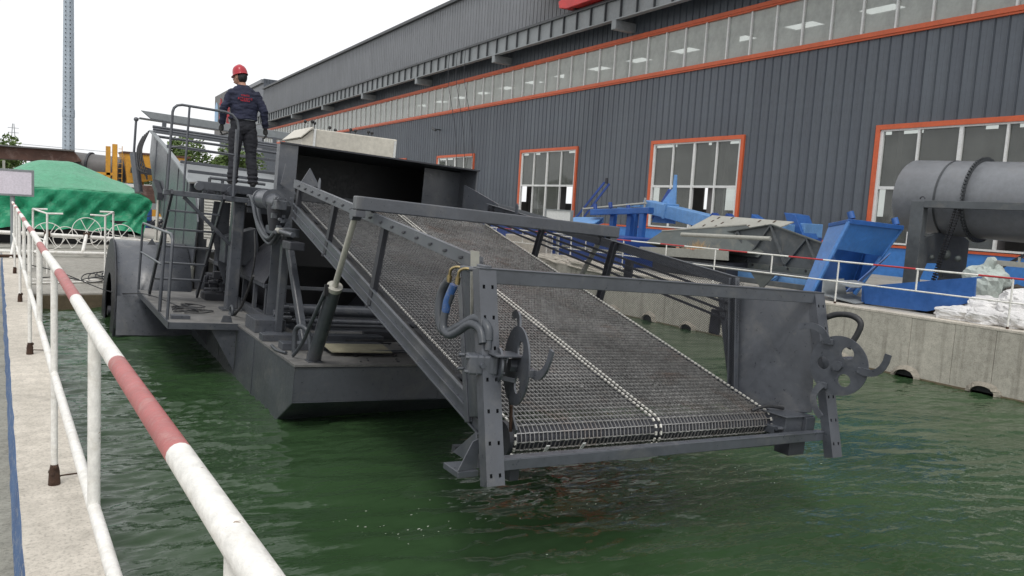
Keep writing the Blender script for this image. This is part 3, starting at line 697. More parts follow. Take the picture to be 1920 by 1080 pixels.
# hull
hp = [(0, .72), (0, .32), (.5, .02), (1.0, -.45), (14.2, -.45), (14.6, .1), (14.6, .72)]
MB().prism(hp, 0, 0, 3.4).build('hull', G, Hv, bevel=.012)
MB().box((-.012, -.02, .722), (3.412, 2.35, .745)).box((-.012, 2.35, .722), (.62, 14.6, .745)).box((2.78, 2.35, .722), (3.412, 14.6, .745)).build('deck_plate', GD, Hv)
mb = MB()
for v in (3.1, 5.5, 8.0): mb.box((-.02, v-.02, .1), (-.001, v+.02, .7))
split(mb, 'rubbing_strip', G, Hv)
for (p0, p1) in (((-.002, .004, .32), (-.002, .004, .72)), ((1.75, -.003, .33), (1.75, -.003, .72)), ((-.003, 1.8, .0), (-.003, 1.8, .72)), ((0, -.003, .322), (3.4, -.003, .322)), ((-.003, 3.9, .05), (-.003, 3.9, .72))):
    MB().tube([Vector(p0).lerp(Vector(p1), k/14)+Vector((random.uniform(-.0015, .0015),)*3) for k in range(15)], .0055, 6).build('weld_bead', G, Hv)
# deck furniture
def blk(a, b, mat=G, nm='deck_block'): return MB().box(a, b).build(nm, mat, Hv, bevel=.006)
blk((.08, .82, .746), (1.35, 1.02, .83)); blk((-.0, 1.42, .746), (1.6, 1.62, .83)); blk((.05, 2.05, .746), (.45, 2.6, .92))
blk((1.7, .9, .746), (3.2, 1.05, .80), GK); blk((1.4, 1.62, .746), (3.3, 1.72, .86), GK)
MB().plate([(.55, .45, .80), (1.3, .42, .80), (1.32, .80, .83), (.55, .82, .83)], .012).build('loose_plate', paint('pale_dusty_plate', (.30, .28, .20), .7, .2, (.12, .11, .1), .5, scale=5), Hv)
mb = MB()
for i in range(60):
    x = random.uniform(.7, 2.9); y = random.uniform(.1, 1.4); s = random.uniform(.01, .03); a = random.uniform(0, pi)
    mb.beam((x-s*cos(a), y-s*sin(a), .75+s*.2), (x+s*cos(a), y+s*sin(a), .75+s*.2), s*.6, s*.4)
for i in range(14):
    x = random.uniform(.7, 2.6); y = random.uniform(.15, 1.3); a = random.uniform(-.25, .25); L = random.uniform(.06, .3)
    mb.beam((x-L*cos(a), y-L*sin(a), .76), (x+L*cos(a), y+L*sin(a), .765), .018, .012)
mb.build('debris', GK, Hv, kind='stuff')
MB().tube(smoothpath([(.9, .55, .79), (1.4, .5, .80), (1.9, .62, .79), (2.3, .55, .80)], 5), .022, 10).build('deck_pipe', G, Hv)
MB().tube(smoothpath([(1.0, 1.25, .80), (1.4, 1.15, .82), (1.9, 1.28, .80), (2.6, 1.2, .82)], 5), .015, 8).build('deck_hose', M['rubber'], Hv)
# cargo bay: side frames, slanted panels, rollers and cross bars
mb = MB()
for u, sg in ((.42, 1), (2.98, -1)):
    for v in (3.0, 3.7, 4.4, 5.2, 6.0, 6.8, 7.6, 8.4):
        mb.box((u-.03, v-.03, .75), (u+.03, v+.03, 1.27)) if v < 5.3 else mb.box((u-.03, v-.03, .75), (u+.03, v+.03, 1.5))
split(mb, 'bay_post', G, Hv, .004)
for u, sg in ((.42, 1), (2.98, -1)):
    MB().box((u-.04, 2.95, 1.24), (u+.04, 9, 1.30)).box((u-.05, 2.9, .75), (u+.05, 9, .87)).build('bay_side_rail', G, Hv, bevel=.005)
    MB().plate([(u, 2.98, 1.30), (u, 7.5, 1.30), (u+.55*sg, 7.5, .62), (u+.55*sg, 2.98, .62)], .012).build('bay_lower_panel', GK, Hv)
    MB().plate([(u-.06*sg, 2.98, 1.30), (u-.06*sg, 5.2, 1.30), (u+.42*sg, 4.6, 1.9), (u+.30*sg, 3.2, 1.9)], .012).build('bay_upper_panel', GK, Hv)
MB().beam((.35, 2.98, 1.27), (3.05, 2.98, 1.27), .06, .05).build('bay_cross_bar', G, Hv, bevel=.005)
MB().tube([(.4, 2.75, .98), (3.0, 2.75, .98)], .085, 18).build('bay_roller', G, Hv)
MB().tube([(.4, 2.62, .84), (3.0, 2.62, .84)], .035, 12).build('bay_shaft', G, Hv)
MB().box((.45, 5.4, .5), (2.95, 5.44, 2.4)).build('bay_dark_sheet', M['black'], Hv)  # black sheet in place of the bay's shaded depth
MB().box((.5, 2.4, .45), (2.9, 2.42, .72)).box((.5, 2.4, .44), (2.9, 9, .46)).build('bay_floor', GK, Hv)
mb = MB()
for i in range(26):
    x = random.uniform(.42, .62); y = random.uniform(2.3, 2.75); z = random.uniform(.82, 1.08); s = random.uniform(.015, .045)
    mb.box((x-s, y-s, z-s*.8), (x+s, y+s, z+s)) if i % 2 else mb.tube([(x-.08, y, z), (x+.05, y, z)], s*.8, 8)
mb.build('drive_unit', G, Hv, bevel=.004)

# ---- front conveyor
K = .263
def bw(v): return 1.09+K*(v+3.74)
VT = 1.62
cs = sqrt(1+K*K); dl = Vector((0, 1, K))/cs; dn = Vector((0, -K, 1))/cs    # along and across the belt
RC = Vector((0, -3.72, .985)); RR = .115
for u0_, u1_ in ((UL, UL+.05), (UR-.05, UR)):
    sg = -1 if u0_ < 1 else 1; ue = u0_ if sg < 0 else u1_; ui = u1_ if sg < 0 else u0_
    poly = [(-3.40, bw(-3.40)-.205), (VT, bw(VT)-.205), (VT, bw(VT)-.015), (-3.72, bw(-3.72)-.02), (-3.72, bw(-3.72)-.12)]
    MB().prism([(p[0], p[1]) for p in poly], 0, ue-sg*.010, ue-sg*.004).build('side_plate', G, Hv)
    mb = MB()
    for off in (-.20, -.108, -.02):
        a = Vector((ue, -3.5, bw(-3.5)+off)); b = Vector((ue, VT, bw(VT)+off)); mb.beam(a, b, .03, .016)
    mb.build('side_flange', G, Hv, bevel=.003)
    MB().beam((ui+sg*-.0, -3.5, bw(-3.5)-.05), (ui, VT, bw(VT)-.05), .02, .03).build('wear_strip', M['rubber'], Hv)
# top guard rails
def rw(v): return 2.215+.117*(v+3.17)
for u, sg in ((UL, -1), (UR, 1)):
    a = Vector((u, -3.17, rw(-3.17))); b = Vector((u, VT, rw(VT)))
    mb = MB(); up = Vector((0, 0, 1))
    mb.beam(a, b, .045, .010); mb.beam(a+Vector((sg*.018, 0, -.05)), b+Vector((sg*.018, 0, -.05)), .008, .095); mb.build('top_rail', G, Hv, bevel=.003)
    mb = MB(); k = 0
    L = b-a
    for k in range(17):
        p = a+L*((k+.6)/17.5); mb.beam(p+Vector((sg*.025, -.02, -.045)), p+Vector((sg*.030, .03, -.055)), .012, .016)
    split(mb, 'lock_tab', GK, Hv)
    for (vt, vb) in ((-3.17, -3.34), (-1.38, -1.18), (.07, .27), (1.47, 1.53)):
        MB().channel((u, vb, bw(vb)-.19), (u, vt, rw(vt)-.01), .085, .045, (sg, 0, 0)).build('side_post', GK if vt > -2 else G, Hv, bevel=.003)
    bm = MB()
    for (vt, vb) in ((-1.38, -1.18), (.07, .27)):
        for dv in (-.025, .025): bm.tube([(u+sg*.01, vb+dv, bw(vb)-.225), (u+sg*.01, vb+dv, bw(vb)-.19)], .012, 6)
    split(bm, 'foot_bolt', GK, Hv)
# lifting lugs
for (v, u) in ((.75, UL+.03), (.75, UR-.03), (-2.1, 1.15)):
    MB().prism([(v-.04, rw(v)-.02 if u != 1.15 else bw(v)), (v+.04, rw(v)-.02 if u != 1.15 else bw(v)), (v+.035, rw(v)+.09 if u != 1.15 else bw(v)+.05), (v, rw(v)+.13 if u != 1.15 else bw(v)+.08), (v-.035, rw(v)+.09 if u != 1.15 else bw(v)+.05)], 0, u-.006, u+.006).build('lifting_lug', G, Hv, bevel=.002)
# fine screens stretched between rail and side plate: crossing wires
def screen(u):
    mb = MB(); st = .019; ang = radians(52)
    def clip(p, d):    # clip an infinite line to the tapered panel
        t0, t1 = -9, 9
        cons = [((0, 1), lambda q: rw(q[0])-.03-q[1]), ((0, 1), lambda q: q[1]-bw(q[0])-.01), (0, lambda q: q[0]+3.3), (0, lambda q: 1.5-q[0])]
        for _, f in cons:
            f0 = f(p); f1 = f((p[0]+d[0], p[1]+d[1])); k = f1-f0
            if abs(k) < 1e-9:
                if f0 < 0: return None
                continue
            t = -f0/k
            if k > 0: t0 = max(t0, t)
            else: t1 = min(t1, t)
        return (t0, t1) if t1-t0 > .01 else None
    for sgn in (1, -1):
        d = (cos(ang*.7), sin(ang*.7)*sgn); nn = (-d[1], d[0]); c0 = (-.9, 1.9)
        for k in range(-190, 190):
            p = (c0[0]+nn[0]*k*st, c0[1]+nn[1]*k*st); r_ = clip(p, d)
            if not r_: continue
            a = (u+.002*sgn, p[0]+d[0]*r_[0], p[1]+d[1]*r_[0]); b = (u+.002*sgn, p[0]+d[0]*r_[1], p[1]+d[1]*r_[1])
            mb.beam(a, b, .0024, .0018, (1, 0, 0))
    mb.build('mesh_screen', GK, Hv, kind='stuff')
screen(UL+.03); screen(UR-.03)
# longitudinal guard bars on the starboard side
for k, (fa, fb) in enumerate(((.16, .12), (.30, .24), (.44, .36), (.57, .50))):
    a = (UR-.012, -3.1, rw(-3.1)-.10-(fa*.55)); b = (UR-.012, 1.45, rw(1.45)-.05-fb*.42)
    MB().beam(a, b, .012, .024).build('guard_bar', GK, Hv)
# cross bracing frame standing outside starboard
for v in (-2.95, -1.6):
    MB().box((UR+.02, v-.06, bw(v)+.34), (UR+.06, v+.06, bw(v)+.58)).build('bracket_plate', GK, Hv, bevel=.01)
MB().beam((UR+.05, -1.75, 1.28), (UR+.05, -1.25, 1.60), .05, .05).build('underside_bracket', GK, Hv)

# ---- chain belts: two side by side, every strip a bent band of steel
def belt(ua, ub):
    mb = MB()
    # centre line: under run front .. round the nose roller .. up to the head
    path = []; pit = .062
    top0 = RC+dn*RR; tot = (VT-top0.y)/dl.y
    L1 = tot; L2 = pi*RR; L3 = tot
    n = int((L1+L2+L3)/pit)
    def at(s):
        if s < L1: return top0+dl*(L1-s), -dl, dn
        s -= L1
        if s < L2:
            a = s/RR; nn = dn*cos(a)-dl*sin(a); return RC+nn*RR, (-dl*cos(a)-dn*sin(a)), nn
        s -= L2
        return RC-dn*RR+dl*s, dl, -dn
    cell = .070; m = int((ub-ua-.05)/cell); cw = (ub-ua-.05)/m; th = .0030; hh = .0062
    us = ua+.025
    for i in range(n):
        s0 = i*pit
        if s0 > L1+L2+.6 : break
        p0, t0, n0 = at(s0); p1, t1, n1 = at(s0+pit*.92)
        # cross rod
        for (pp, nn_, tt) in ((p0, n0, t0),):
            a = Vector((ua+.004, 0, 0))+pp-nn_*.002; b = Vector((ub-.004, 0, 0))+pp-nn_*.002
            mb.beam(a, b, .006, .006, nn_)
        off = (cw/2) if i % 2 else 0
        q0 = p0-t0*.004; q1 = p1+t1*.006
        for j in range(m):
            x = us+j*cw+off*0
            xa, xb, xc = x, x+cw*.52, x+cw
            def strip(A, nA, Bv, nB, sx, st_):
                vs = [A-nA*hh+sx, A+nA*hh+sx, Bv+nB*hh+sx, Bv-nB*hh+sx]
                return vs
            e = Vector((th, 0, 0))
            for xx in (xa, xb):     # the two legs, running along the belt
                X = Vector((xx, 0, 0))
                vs = [q0-n0*hh+X, q0+n0*hh+X, q1+n1*hh+X, q1-n1*hh+X]; vs += [v_+e for v_ in vs]
                mb.add(vs, [(0, 1, 2, 3), (7, 6, 5, 4), (1, 5, 6, 2)])
            # webs across: front one between xa-xb, rear one between xb-xc
            for (pp, nn_, tt, x0, x1) in ((q0, n0, t0, xa, xb), (q1, n1, t1, xb, xc)):
                X0_ = Vector((x0, 0, 0)); X1_ = Vector((x1, 0, 0)); g = tt*th
                vs = [pp-nn_*hh+X0_, pp+nn_*hh+X0_, pp+nn_*hh+X1_, pp-nn_*hh+X1_]; vs += [v_+g for v_ in vs]
                mb.add(vs, [(0, 1, 2, 3), (7, 6, 5, 4), (1, 5, 6, 2)])
    mb.build('chain_belt', M['belt'], Hv, kind='stuff')
    # bright edge links
    mb = MB(); n2_ = int((L1+L2)/.048)
    for i in range(n2_):
        p, t_, nn_ = at(i*.050)
        for ue in (ua+.008, ub-.008):
            X = Vector((ue, 0, 0)); mb.beam(p+X+nn_*.010-t_*.014, p+X+nn_*.010+t_*.014, .016, .012, nn_)
    mb.build('edge_link', M['bright'], Hv, kind='stuff')
    # flights (small upright teeth) on the upper run
    r = 0
    s = .35
    while s < L1-.1:
        p, t_, nn_ = at(s)
        for f in ((.30, .72) if r % 2 else (.18, .55, .9)):
            X = Vector((ua+(ub-ua)*f, 0, 0))
            MB().beam(p+X-t_*.0, p+X+nn_*.032, .032, .008, t_).build('cleat', M['belt'], Hv)
        s += .95; r += 1
    # white cleats at the nose
    return at, L1, L2
mid = (UL+UR)/2
for k, (a, b) in enumerate(((UL+.075, mid-.018), (mid+.018, UR-.075))):
    at, L1, L2 = belt(a, b)
for x in (.66, .98):
    p, t_, nn_ = at(L1+L2*.60); MB().beam(Vector((x, 0, 0))+p-t_*.045+nn_*.012, Vector((x, 0, 0))+p+t_*.03+nn_*.012, .03, .006, nn_).build('bright_cleat', M['white_frame'], Hv)
MB().tube([(UL+.06, RC.y, RC.z), (UR-.06, RC.y, RC.z)], RR-.014, 24).build('nose_roller', GK, Hv)
for u in (UL+.04, UR-.065): MB().tube([(u, RC.y, RC.z), (u+.03, RC.y, RC.z)], RR+.012, 24).build('roller_flange', GK, Hv)
MB().prism([(-3.3, bw(-3.3)-.16), (VT, bw(VT)-.16), (VT, bw(VT)-.15), (-3.3, bw(-3.3)-.15)], 0, UL+.02, UR-.02).build('dark_under_tray', M['black'], Hv)  # black sheet paints the unlit depth seen through the belt gaps
for v in (-2.9, -1.9, -.9, .1, 1.1): MB().tube([(UL+.02, v, bw(v)-.08), (UR-.02, v, bw(v)-.08)], .03, 12).build('carrier_roller', GK, Hv)
# ---- arch beam across the conveyor and its lift cylinders
MB().box((.1, -1.16, 2.468), (3.32, -1.04, 2.60)).build('arch_beam', G, Hv, bevel=.012)
split(MB().box((.1, -1.15, 2.40), (.2, -1.05, 2.468)).box((3.2, -1.15, 2.40), (3.3, -1.05, 2.468)), 'arch_foot', G, Hv, .006)
def cyl(u):
    p0 = Vector((u+.1, .16, .78)); p1 = Vector((u, -1.02, 2.42)); d = (p1-p0)
    q = p0+d*.53
    o = MB().tube([p0, q], .075, 20).build('lift_cylinder', G, Hv)
    MB().tube([q-d*.012, q, q+d*.012], [.082, .082, .082], 20).build('gland', M['chrome'] if u < 1 else G, o)
    MB().tube([q, p1], .031, 16).build('piston_rod', M['chrome'], o)
    MB().tube([p1-Vector((.045, 0, 0)), p1+Vector((.045, 0, 0))], .055, 16).build('rod_eye', G, o)
    MB().tube([p0-Vector((.07, 0, -.02)), p0+Vector((.07, 0, .02))], .05, 14).box(p0+Vector((-.08, -.07, -.05)), p0+Vector((.08, .07, -.02))).build('base_clevis', G, o)
    MB().tube(smoothpath([p0+d*.50+Vector((-.085, 0, 0)), p0+d*.44+Vector((-.10, 0, 0)), p0+d*.25+Vector((-.13, .05, 0)), p0+d*.1+Vector((-.13, .14, 0)), p0+Vector((-.17, .22, -.01))], 6), .021, 10).build('cylinder_hose', M['hose'], o)
    MB().box(q+Vector((-.11, -.03, -.09)), q+Vector((-.07, .0, .03))).build('port', M['black'], o)
cyl(.15); cyl(3.15)
MB().tube(smoothpath([(.16, .62, .76), (.16, .64, 1.0), (.19, .55, 1.08), (.25, .46, 1.03), (.28, .4, .85), (.28, .34, .76)], 6), .030, 12).build('bent_pipe', M['hose'], Hv)
MB().tube(smoothpath([(.05, .55, .77), (.0, .75, .76), (-.0, 1.0, .77)], 5), .018, 8).build('deck_hose', M['hose'], Hv)

# ---- front frame
def fw(v): return 2.15+(v+3.86)*3.45     # leaning plane: v on w
def fv(w_): return -3.86-(2.15-w_)*.285
nf = Vector((0, -1, .285)).normalized()
def lean(u, w_, o=0): return Vector((u, fv(w_), w_))+nf*o
for u, sg in ((.02, -1), (3.41, 1)):
    zb_ = .85 if sg < 0 else .80
    a = lean(u, zb_); b = lean(u, 2.165)
    # perforated channel: web with real holes made from strips
    web = MB(); W_ = .13 if sg < 0 else .13; rows_ = [0.91+.19*k for k in range(7)]; hz = .012; dx = .032
    us_ = [-W_/2, -dx-.009, -dx+.009, dx-.009, dx+.009, W_/2]
    zs = [zb_]+[v for r_ in rows_ for v in (r_-hz, r_+hz)]+[2.165]
    for zi in range(len(zs)-1):
        hole = zi % 2 == 1
        for ui in range(5):
            if hole and ui in (1, 3): continue
            p = [lean(u+us_[ui], zs[zi]), lean(u+us_[ui+1], zs[zi]), lean(u+us_[ui+1], zs[zi+1]), lean(u+us_[ui], zs[zi+1])]
            web.add([q-nf*.008 for q in p]+p, [(3, 2, 1, 0), (4, 5, 6, 7), (0, 1, 5, 4), (1, 2, 6, 5), (2, 3, 7, 6), (3, 0, 4, 7)])
    for k in (-1, 1):
        o_ = Vector((k*(W_/2-.004), 0, 0)); web.beam(a+o_-nf*.045, b+o_-nf*.045, .008, .075, nf)
    web.add([a+Vector((-W_/2, 0, 0))-nf*.08, a+Vector((W_/2, 0, 0))-nf*.08, b+Vector((W_/2, 0, 0))-nf*.08, b+Vector((-W_/2, 0, 0))-nf*.08], [(0, 1, 2, 3)])
    web.build('front_post', G, Hv)
a = lean(-.045, 2.165, .0); b = lean(3.475, 2.165)
mb = MB(); mb.beam(a+nf*-.004+Vector((0, 0, -.045)), b+nf*-.004+Vector((0, 0, -.045)), .010, .10, (0, 0, 1)); mb.beam(a+Vector((0, .035, .0)), b+Vector((0, .035, .0)), .085, .010)
mb.build('front_top_bar', G, Hv, bevel=.004)
mb = MB(); mb.beam((.0, -4.16, .955), (3.36, -4.12, .955), .02, .07); mb.beam((-.0, -4.13, .99), (3.36, -4.1, .99), .07, .012); mb.build('front_bottom_bar', G, Hv, bevel=.003)
# flared wing plates
for u, sg in ((UL, -1), (UR, 1)):
    uo = .02 if sg < 0 else 3.37
    q4 = [(u, -2.98, 2.10), (u, -3.33, 1.02), (u+sg*.15, -3.6, 1.0), (uo, -3.97, 1.12), (uo, -3.86, 2.09)] if sg > 0 else [(u, -2.98, 2.10), (u, -3.33, 1.04), (uo, -3.97, 1.22), (uo, -3.86, 2.09)]
    MB().plate(q4, .008).build('wing_plate', G, Hv)
    MB().beam((u+sg*.01, -2.98, 2.11), (u+sg*.01, -3.34, 1.0), .06, .03, (sg, 0, 0)).build('wing_edge_bar', G, Hv, bevel=.003)
    MB().beam((u, -2.98, 2.12), (uo, -3.86, 2.11), .03, .03).build('wing_top_bar', G, Hv, bevel=.003)
MB().plate([(.08, -3.5, 2.26), (.145, -3.5, 2.26), (.20, -3.5, 1.75), (.275, -3.5, 1.24), (.25, -3.5, 1.24), (.13, -3.5, 1.8)], .01).build('pale_strip', M['yard_pale'], Hv)  # pale strip beside the port wing plate
# gusset, bearing boxes at the bottom corners
MB().prism([(-3.98, .88), (-3.62, .88), (-3.9, 1.10)], 0, .03, .042).build('corner_gusset', G, Hv, bevel=.003)
MB().prism([(-.12, .87), (.02, .88), (.02, 1.08), (-.03, 1.06)], 1, -3.98, -3.97).build('corner_gusset', G, Hv, bevel=.002)
MB().box((-.12, -3.99, .83), (.03, -3.78, .87)).build('corner_shelf', G, Hv, bevel=.004)
mb = MB(); mb.box((3.02, -3.98, .92), (3.36, -3.70, 1.09)); mb.box((3.0, -4.0, 1.09), (3.36, -3.68, 1.10)); mb.build('bearing_box', G, Hv, bevel=.006)
MB().box((3.24, -4.02, .93), (3.36, -3.981, 1.09)).build('bearing_cover', G, Hv, bevel=.004)
MB().tube([(2.95, -3.95, .99), (3.3, -3.95, .985)], .018, 10).build('tension_rod', G, Hv)
MB().box((2.96, -3.92, .93), (3.04, -3.8, 1.0)).build('bearing_block', G, Hv, bevel=.006)
split(MB().box((2.95, -4.1, .80), (3.15, -3.95, .92)).box((.2, -4.1, .82), (.27, -3.95, .91)), 'under_bracket', GK, Hv, .004)
MB().tube(smoothpath([(2.85, -3.75, 1.1), (3.0, -3.78, 1.14), (3.2, -3.8, 1.12)], 5), .014, 8).build('grease_hose', M['rubber'], Hv)
for v_ in (-3.9, -3.5): MB().beam((.1, v_, .86), (3.3, v_, .86), .05, .05).build('nose_cross_member', GK, Hv)

# ---- side cutter discs with hooked blades
def disc(c, axis, R_, ph):
    c = Vector(c); ax = Vector(axis).normalized(); e1 = ax.cross(Vector((0, 0, 1))).normalized(); e1 = e1 if e1.y < 0 else -e1; e2 = Vector((0, 0, 1))
    P2 = lambda x, y, z=0: c+e1*x+e2*y+ax*z
    # disc with three holes: radial mesh by angle, hole cut as missing cells on a polar grid
    mb = MB(); n = 120; rings = [0, .12, .30, .34, .38, .43, .48, .53, .58, .63, .68, .72, 1.0]
    holes = [(ph+2*pi*k/3, .52, .215) for k in range(3)]
    def inh(r, a):
        x, y = r*cos(a), r*sin(a)
        for (ha, hr, hh) in holes:
            if (x-hr*cos(ha))**2+(y-hr*sin(ha))**2 < hh*hh: return True
        return False
    # outer shell built from a triangulated outline with bridges via bmesh fill
    import bmesh
    bm = bmesh.new(); edges = []
    def loop(cx, cy, r, n_):
        vs = [bm.verts.new((cx+r*cos(2*pi*k/n_), cy+r*sin(2*pi*k/n_), 0)) for k in range(n_)]
        for k in range(n_): edges.append(bm.edges.new((vs[k], vs[(k+1) % n_])))
    loop(0, 0, R_, 56)
    for (ha, hr, hh) in holes: loop(hr*R_*cos(ha), hr*R_*sin(ha), hh*R_, 22)
    bmesh.ops.triangle_fill(bm, use_beauty=True, edges=edges)
    r_ = bmesh.ops.extrude_face_region(bm, geom=bm.faces[:])
    for v in [g_ for g_ in r_['geom'] if isinstance(g_, bmesh.types.BMVert)]: v.co.z += .012
    bmesh.ops.recalc_face_normals(bm, faces=bm.faces[:])
    for v in bm.verts: v.co = P2(v.co.x, v.co.y, v.co.z-.006)
    me = bpy.data.meshes.new('cutter_disc'); bm.to_mesh(me); bm.free(); me.materials.append(G)
    d = link('cutter_disc', me, Hv)
    MB().tube([c-ax*.05, c+ax*.035], .045, 6).build('hub_nut', G, d, bevel=.004)
    for k in range(3):      # hooked blades
        a0 = ph+pi/3+2*pi*k/3
        pts = []
        for i in range(9):
            f = i/8; rad = R_*(.80+1.0*f); a = a0-.05*sin(pi*f)+.40*f**2.3
            pts.append((rad*cos(a), rad*sin(a)))
        vs = []; fs = []
        for i, (x, y) in enumerate(pts):
            j = min(i, 7); tx, ty = pts[j+1][0]-pts[j][0], pts[j+1][1]-pts[j][1]; L = sqrt(tx*tx+ty*ty); wd = .030*(1.0-.15*(i/8))
            nx, ny = -ty/L*wd, tx/L*wd
            for s_ in (1, -1):
                for z in (.02, .034): vs.append(P2(x+nx*s_, y+ny*s_, z+.04*(i/8)))
        for i in range(8):
            o_ = i*4; fs += [(o_, o_+4, o_+6, o_+2), (o_+1, o_+3, o_+7, o_+5), (o_, o_+1, o_+5, o_+4), (o_+2, o_+6, o_+7, o_+3)]
        fs += [(0, 2, 3, 1), (32, 33, 35, 34)]
        b_ = MB().add(vs, fs).build('hook_blade', G, d)
        q = P2(.86*R_*cos(a0), .86*R_*sin(a0), .015)
        MB().beam(q-e1*.045, q+e1*.045, .05, .035, ax).build('blade_clamp', G, d, bevel=.004)
    return c, ax, e1, e2
# port cutter with its motor
aL = (cos(radians(-14)), sin(radians(-14)), 0)
cL = Vector((.205, -4.03, 1.565)); disc(cL, aL, .255, radians(60))
axL = Vector(aL)
mo_ = MB(); p = cL-axL*.06; mo_.tube([p-axL*.075, p-axL*.06], .115, 24); mo_.build('motor_flange', G, Hv)
mot = MB(); p = cL-axL*.135
mot.beam(p-axL*.20, p, .12, .125, (0, 0, 1)); mot.build('hydraulic_motor', G, Hv, bevel=.014)
for k, o_ in enumerate((.03, .06, .10, .14)):
    q = p-axL*o_; MB().beam(q-axL*.003, q, .126, .131, (0, 0, 1)).build('motor_plate', G, Hv)
bt = MB()
for sy in (-.045, .045):
    for sz in (-.045, .045): q = p+Vector((0, sy, sz)); bt.tube([q-axL*.23, q-axL*.195], .013, 6); bt.tube([q-axL*.01, q+axL*.035], .014, 6)
q = p-axL*.13+Vector((0, -.06, 0)); bt.tube([q, q+Vector((0, -.025, .0))], .016, 8); [o_.data.name for o_ in split(bt, 'motor_bolt', G, Hv)]
bk_ = MB(); bk_.box((-.0, -4.13, 1.635), (.20, -3.95, 1.645)); bk_.beam((.02, -4.0, 1.50), (.19, -4.05, 1.47), .012, .03); split(bk_, 'motor_bracket', G, Hv, .002)
MB().tube([(-.005, -4.0, 1.66), (-.005, -4.0, 1.73)], .026, 6).build('hose_fitting', G, Hv)
MB().tube(smoothpath([(-.005, -4.0, 1.72), (-.005, -3.97, 1.80), (-.03, -3.86, 1.84), (-.08, -3.75, 1.77), (-.11, -3.63, 1.71), (-.12, -3.55, 1.74), (-.12, -3.50, 1.85), (-.11, -3.50, 1.96), (-.10, -3.56, 2.05)], 8), .031, 16).build('hydraulic_hose', M['hose'], Hv)
MB().tube(smoothpath([(-.045, -4.0, 1.70), (-.045, -3.95, 1.78), (-.07, -3.86, 1.80), (-.10, -3.75, 1.73), (-.12, -3.68, 1.70), (-.13, -3.61, 1.74), (-.12, -3.60, 1.86), (-.105, -3.63, 1.97)], 8), .027, 14).build('hydraulic_hose', M['hose'], Hv)
MB().tube(smoothpath([(-.12, -3.60, 1.84), (-.118, -3.61, 1.92), (-.10, -3.645, 2.03)], 6), .0285, 14).build('hose_sleeve', M['blue_hose'], Hv)
for o_, y_ in ((0, 0), (.012, .10)):
    mb = MB(); mb.tube([(-.10+o_, -3.565-y_, 2.035), (-.10+o_, -3.57-y_, 2.085)], .018, 6)
    mb.tube(smoothpath([(-.10+o_, -3.57-y_, 2.08), (-.10+o_, -3.58-y_, 2.125), (-.075+o_, -3.60-y_, 2.145), (-.04+o_, -3.63-y_, 2.145)], 6), .0105, 10); mb.build('brass_elbow', M['brass'], Hv)
    MB().tube([(-.05+o_, -3.62-y_, 2.145), (.06+o_, -3.76-y_*.6, 2.15)], .015, 10).build('pipe_stub', G, Hv)
MB().box((.0, -3.86, 2.09), (.05, -3.74, 2.185)).build('clamp_block', G, Hv, bevel=.006)
# starboard cutter
aR = (cos(radians(-11)), -abs(sin(radians(11)))*-1, 0)
aR = (cos(radians(9)), sin(radians(9)), 0)
cR = Vector((3.27, -4.23, 1.59)); disc(cR, (-aR[0], -aR[1], 0), .25, radians(60))
p = cR+Vector(aR)*.05
MB().beam(p, p+Vector(aR)*.26, .12, .125, (0, 0, 1)).build('hydraulic_motor', G, Hv, bevel=.014)
MB().tube(smoothpath([(3.5, -3.88, 1.95), (3.53, -3.98, 1.995), (3.56, -4.10, 2.0), (3.57, -4.18, 1.95), (3.56, -4.17, 1.85), (3.53, -4.12, 1.72)], 8), .026, 14).build('hydraulic_hose', M['rubber'], Hv)
# drive strap hanging under port disc
MB().tube([(.25, -3.95, 1.28), (.28, -3.93, 1.10)], .012, 8).build('link_rod', M['rust'], Hv)

# ---- head frame, hydraulic unit, A stand
MB().channel((.30, 1.99, .74), (.28, 1.95, 2.08), .11, .07, (-1, 0, 0)).build('stand_leg', G, Hv, bevel=.004)
MB().channel((.36, .98, .76), (.28, 1.83, 2.06), .11, .07, (-1, 0, 0)).build('stand_leg', G, Hv, bevel=.004)
MB().box((.2, .90, .745), (.5, 1.08, .775)).box((.18, 1.86, .745), (.46, 2.10, .775)).build('stand_foot', G, Hv, bevel=.003)
MB().box((.18, 1.60, 2.05), (.40, 2.45, 2.16)).build('stand_head', G, Hv, bevel=.01)
MB().tube([(.16, 1.75, 2.12), (.16, 1.05, 2.10)], .030, 14).build('pivot_shaft', G, Hv)
MB().tube([(.16, 1.75, 2.12), (.16, 1.60, 2.12)], .036, 14).build('bright_collar', M['chrome'], Hv)
MB().box((.12, 1.0, 1.92), (.30, 1.35, 2.02)).build('pivot_block', GK, Hv, bevel=.01)
mb = MB(); mb.tube([(.16, 2.62, 2.50), (.16, 2.12, 2.50)], .125, 22); mb.tube([(.16, 2.64, 2.50), (.16, 2.60, 2.50)], .14, 22); mb.tube([(.16, 2.14, 2.50), (.16, 2.09, 2.50)], .14, 22); mb.build('drive_motor', G, Hv)
mb = MB(); mb.tube([(.16, 2.10, 2.48), (.16, 1.85, 2.46)], [.11, .07], 16); mb.box((.1, 1.7, 2.38), (.24, 1.95, 2.5)); mb.build('gearbox', G, Hv, bevel=.01)
MB().tube([(.20, 2.02, 2.10), (.22, 2.0, 2.36), (.22, 2.0, 2.44)], [.08, .15, .15], 20).build('guard_bell', GK, Hv)
mb = MB()
for i in range(22):
    x = random.uniform(.12, .3); y = random.uniform(1.65, 2.1); z = random.uniform(2.15, 2.55); s = random.uniform(.012, .035)
    mb.tube([(x, y-s*1.5, z), (x, y+s*1.5, z)], s, 8) if i % 2 else mb.box((x-s, y-s, z-s), (x+s, y+s, z+s))
mb.build('valve_cluster', G, Hv, bevel=.003, kind='stuff')
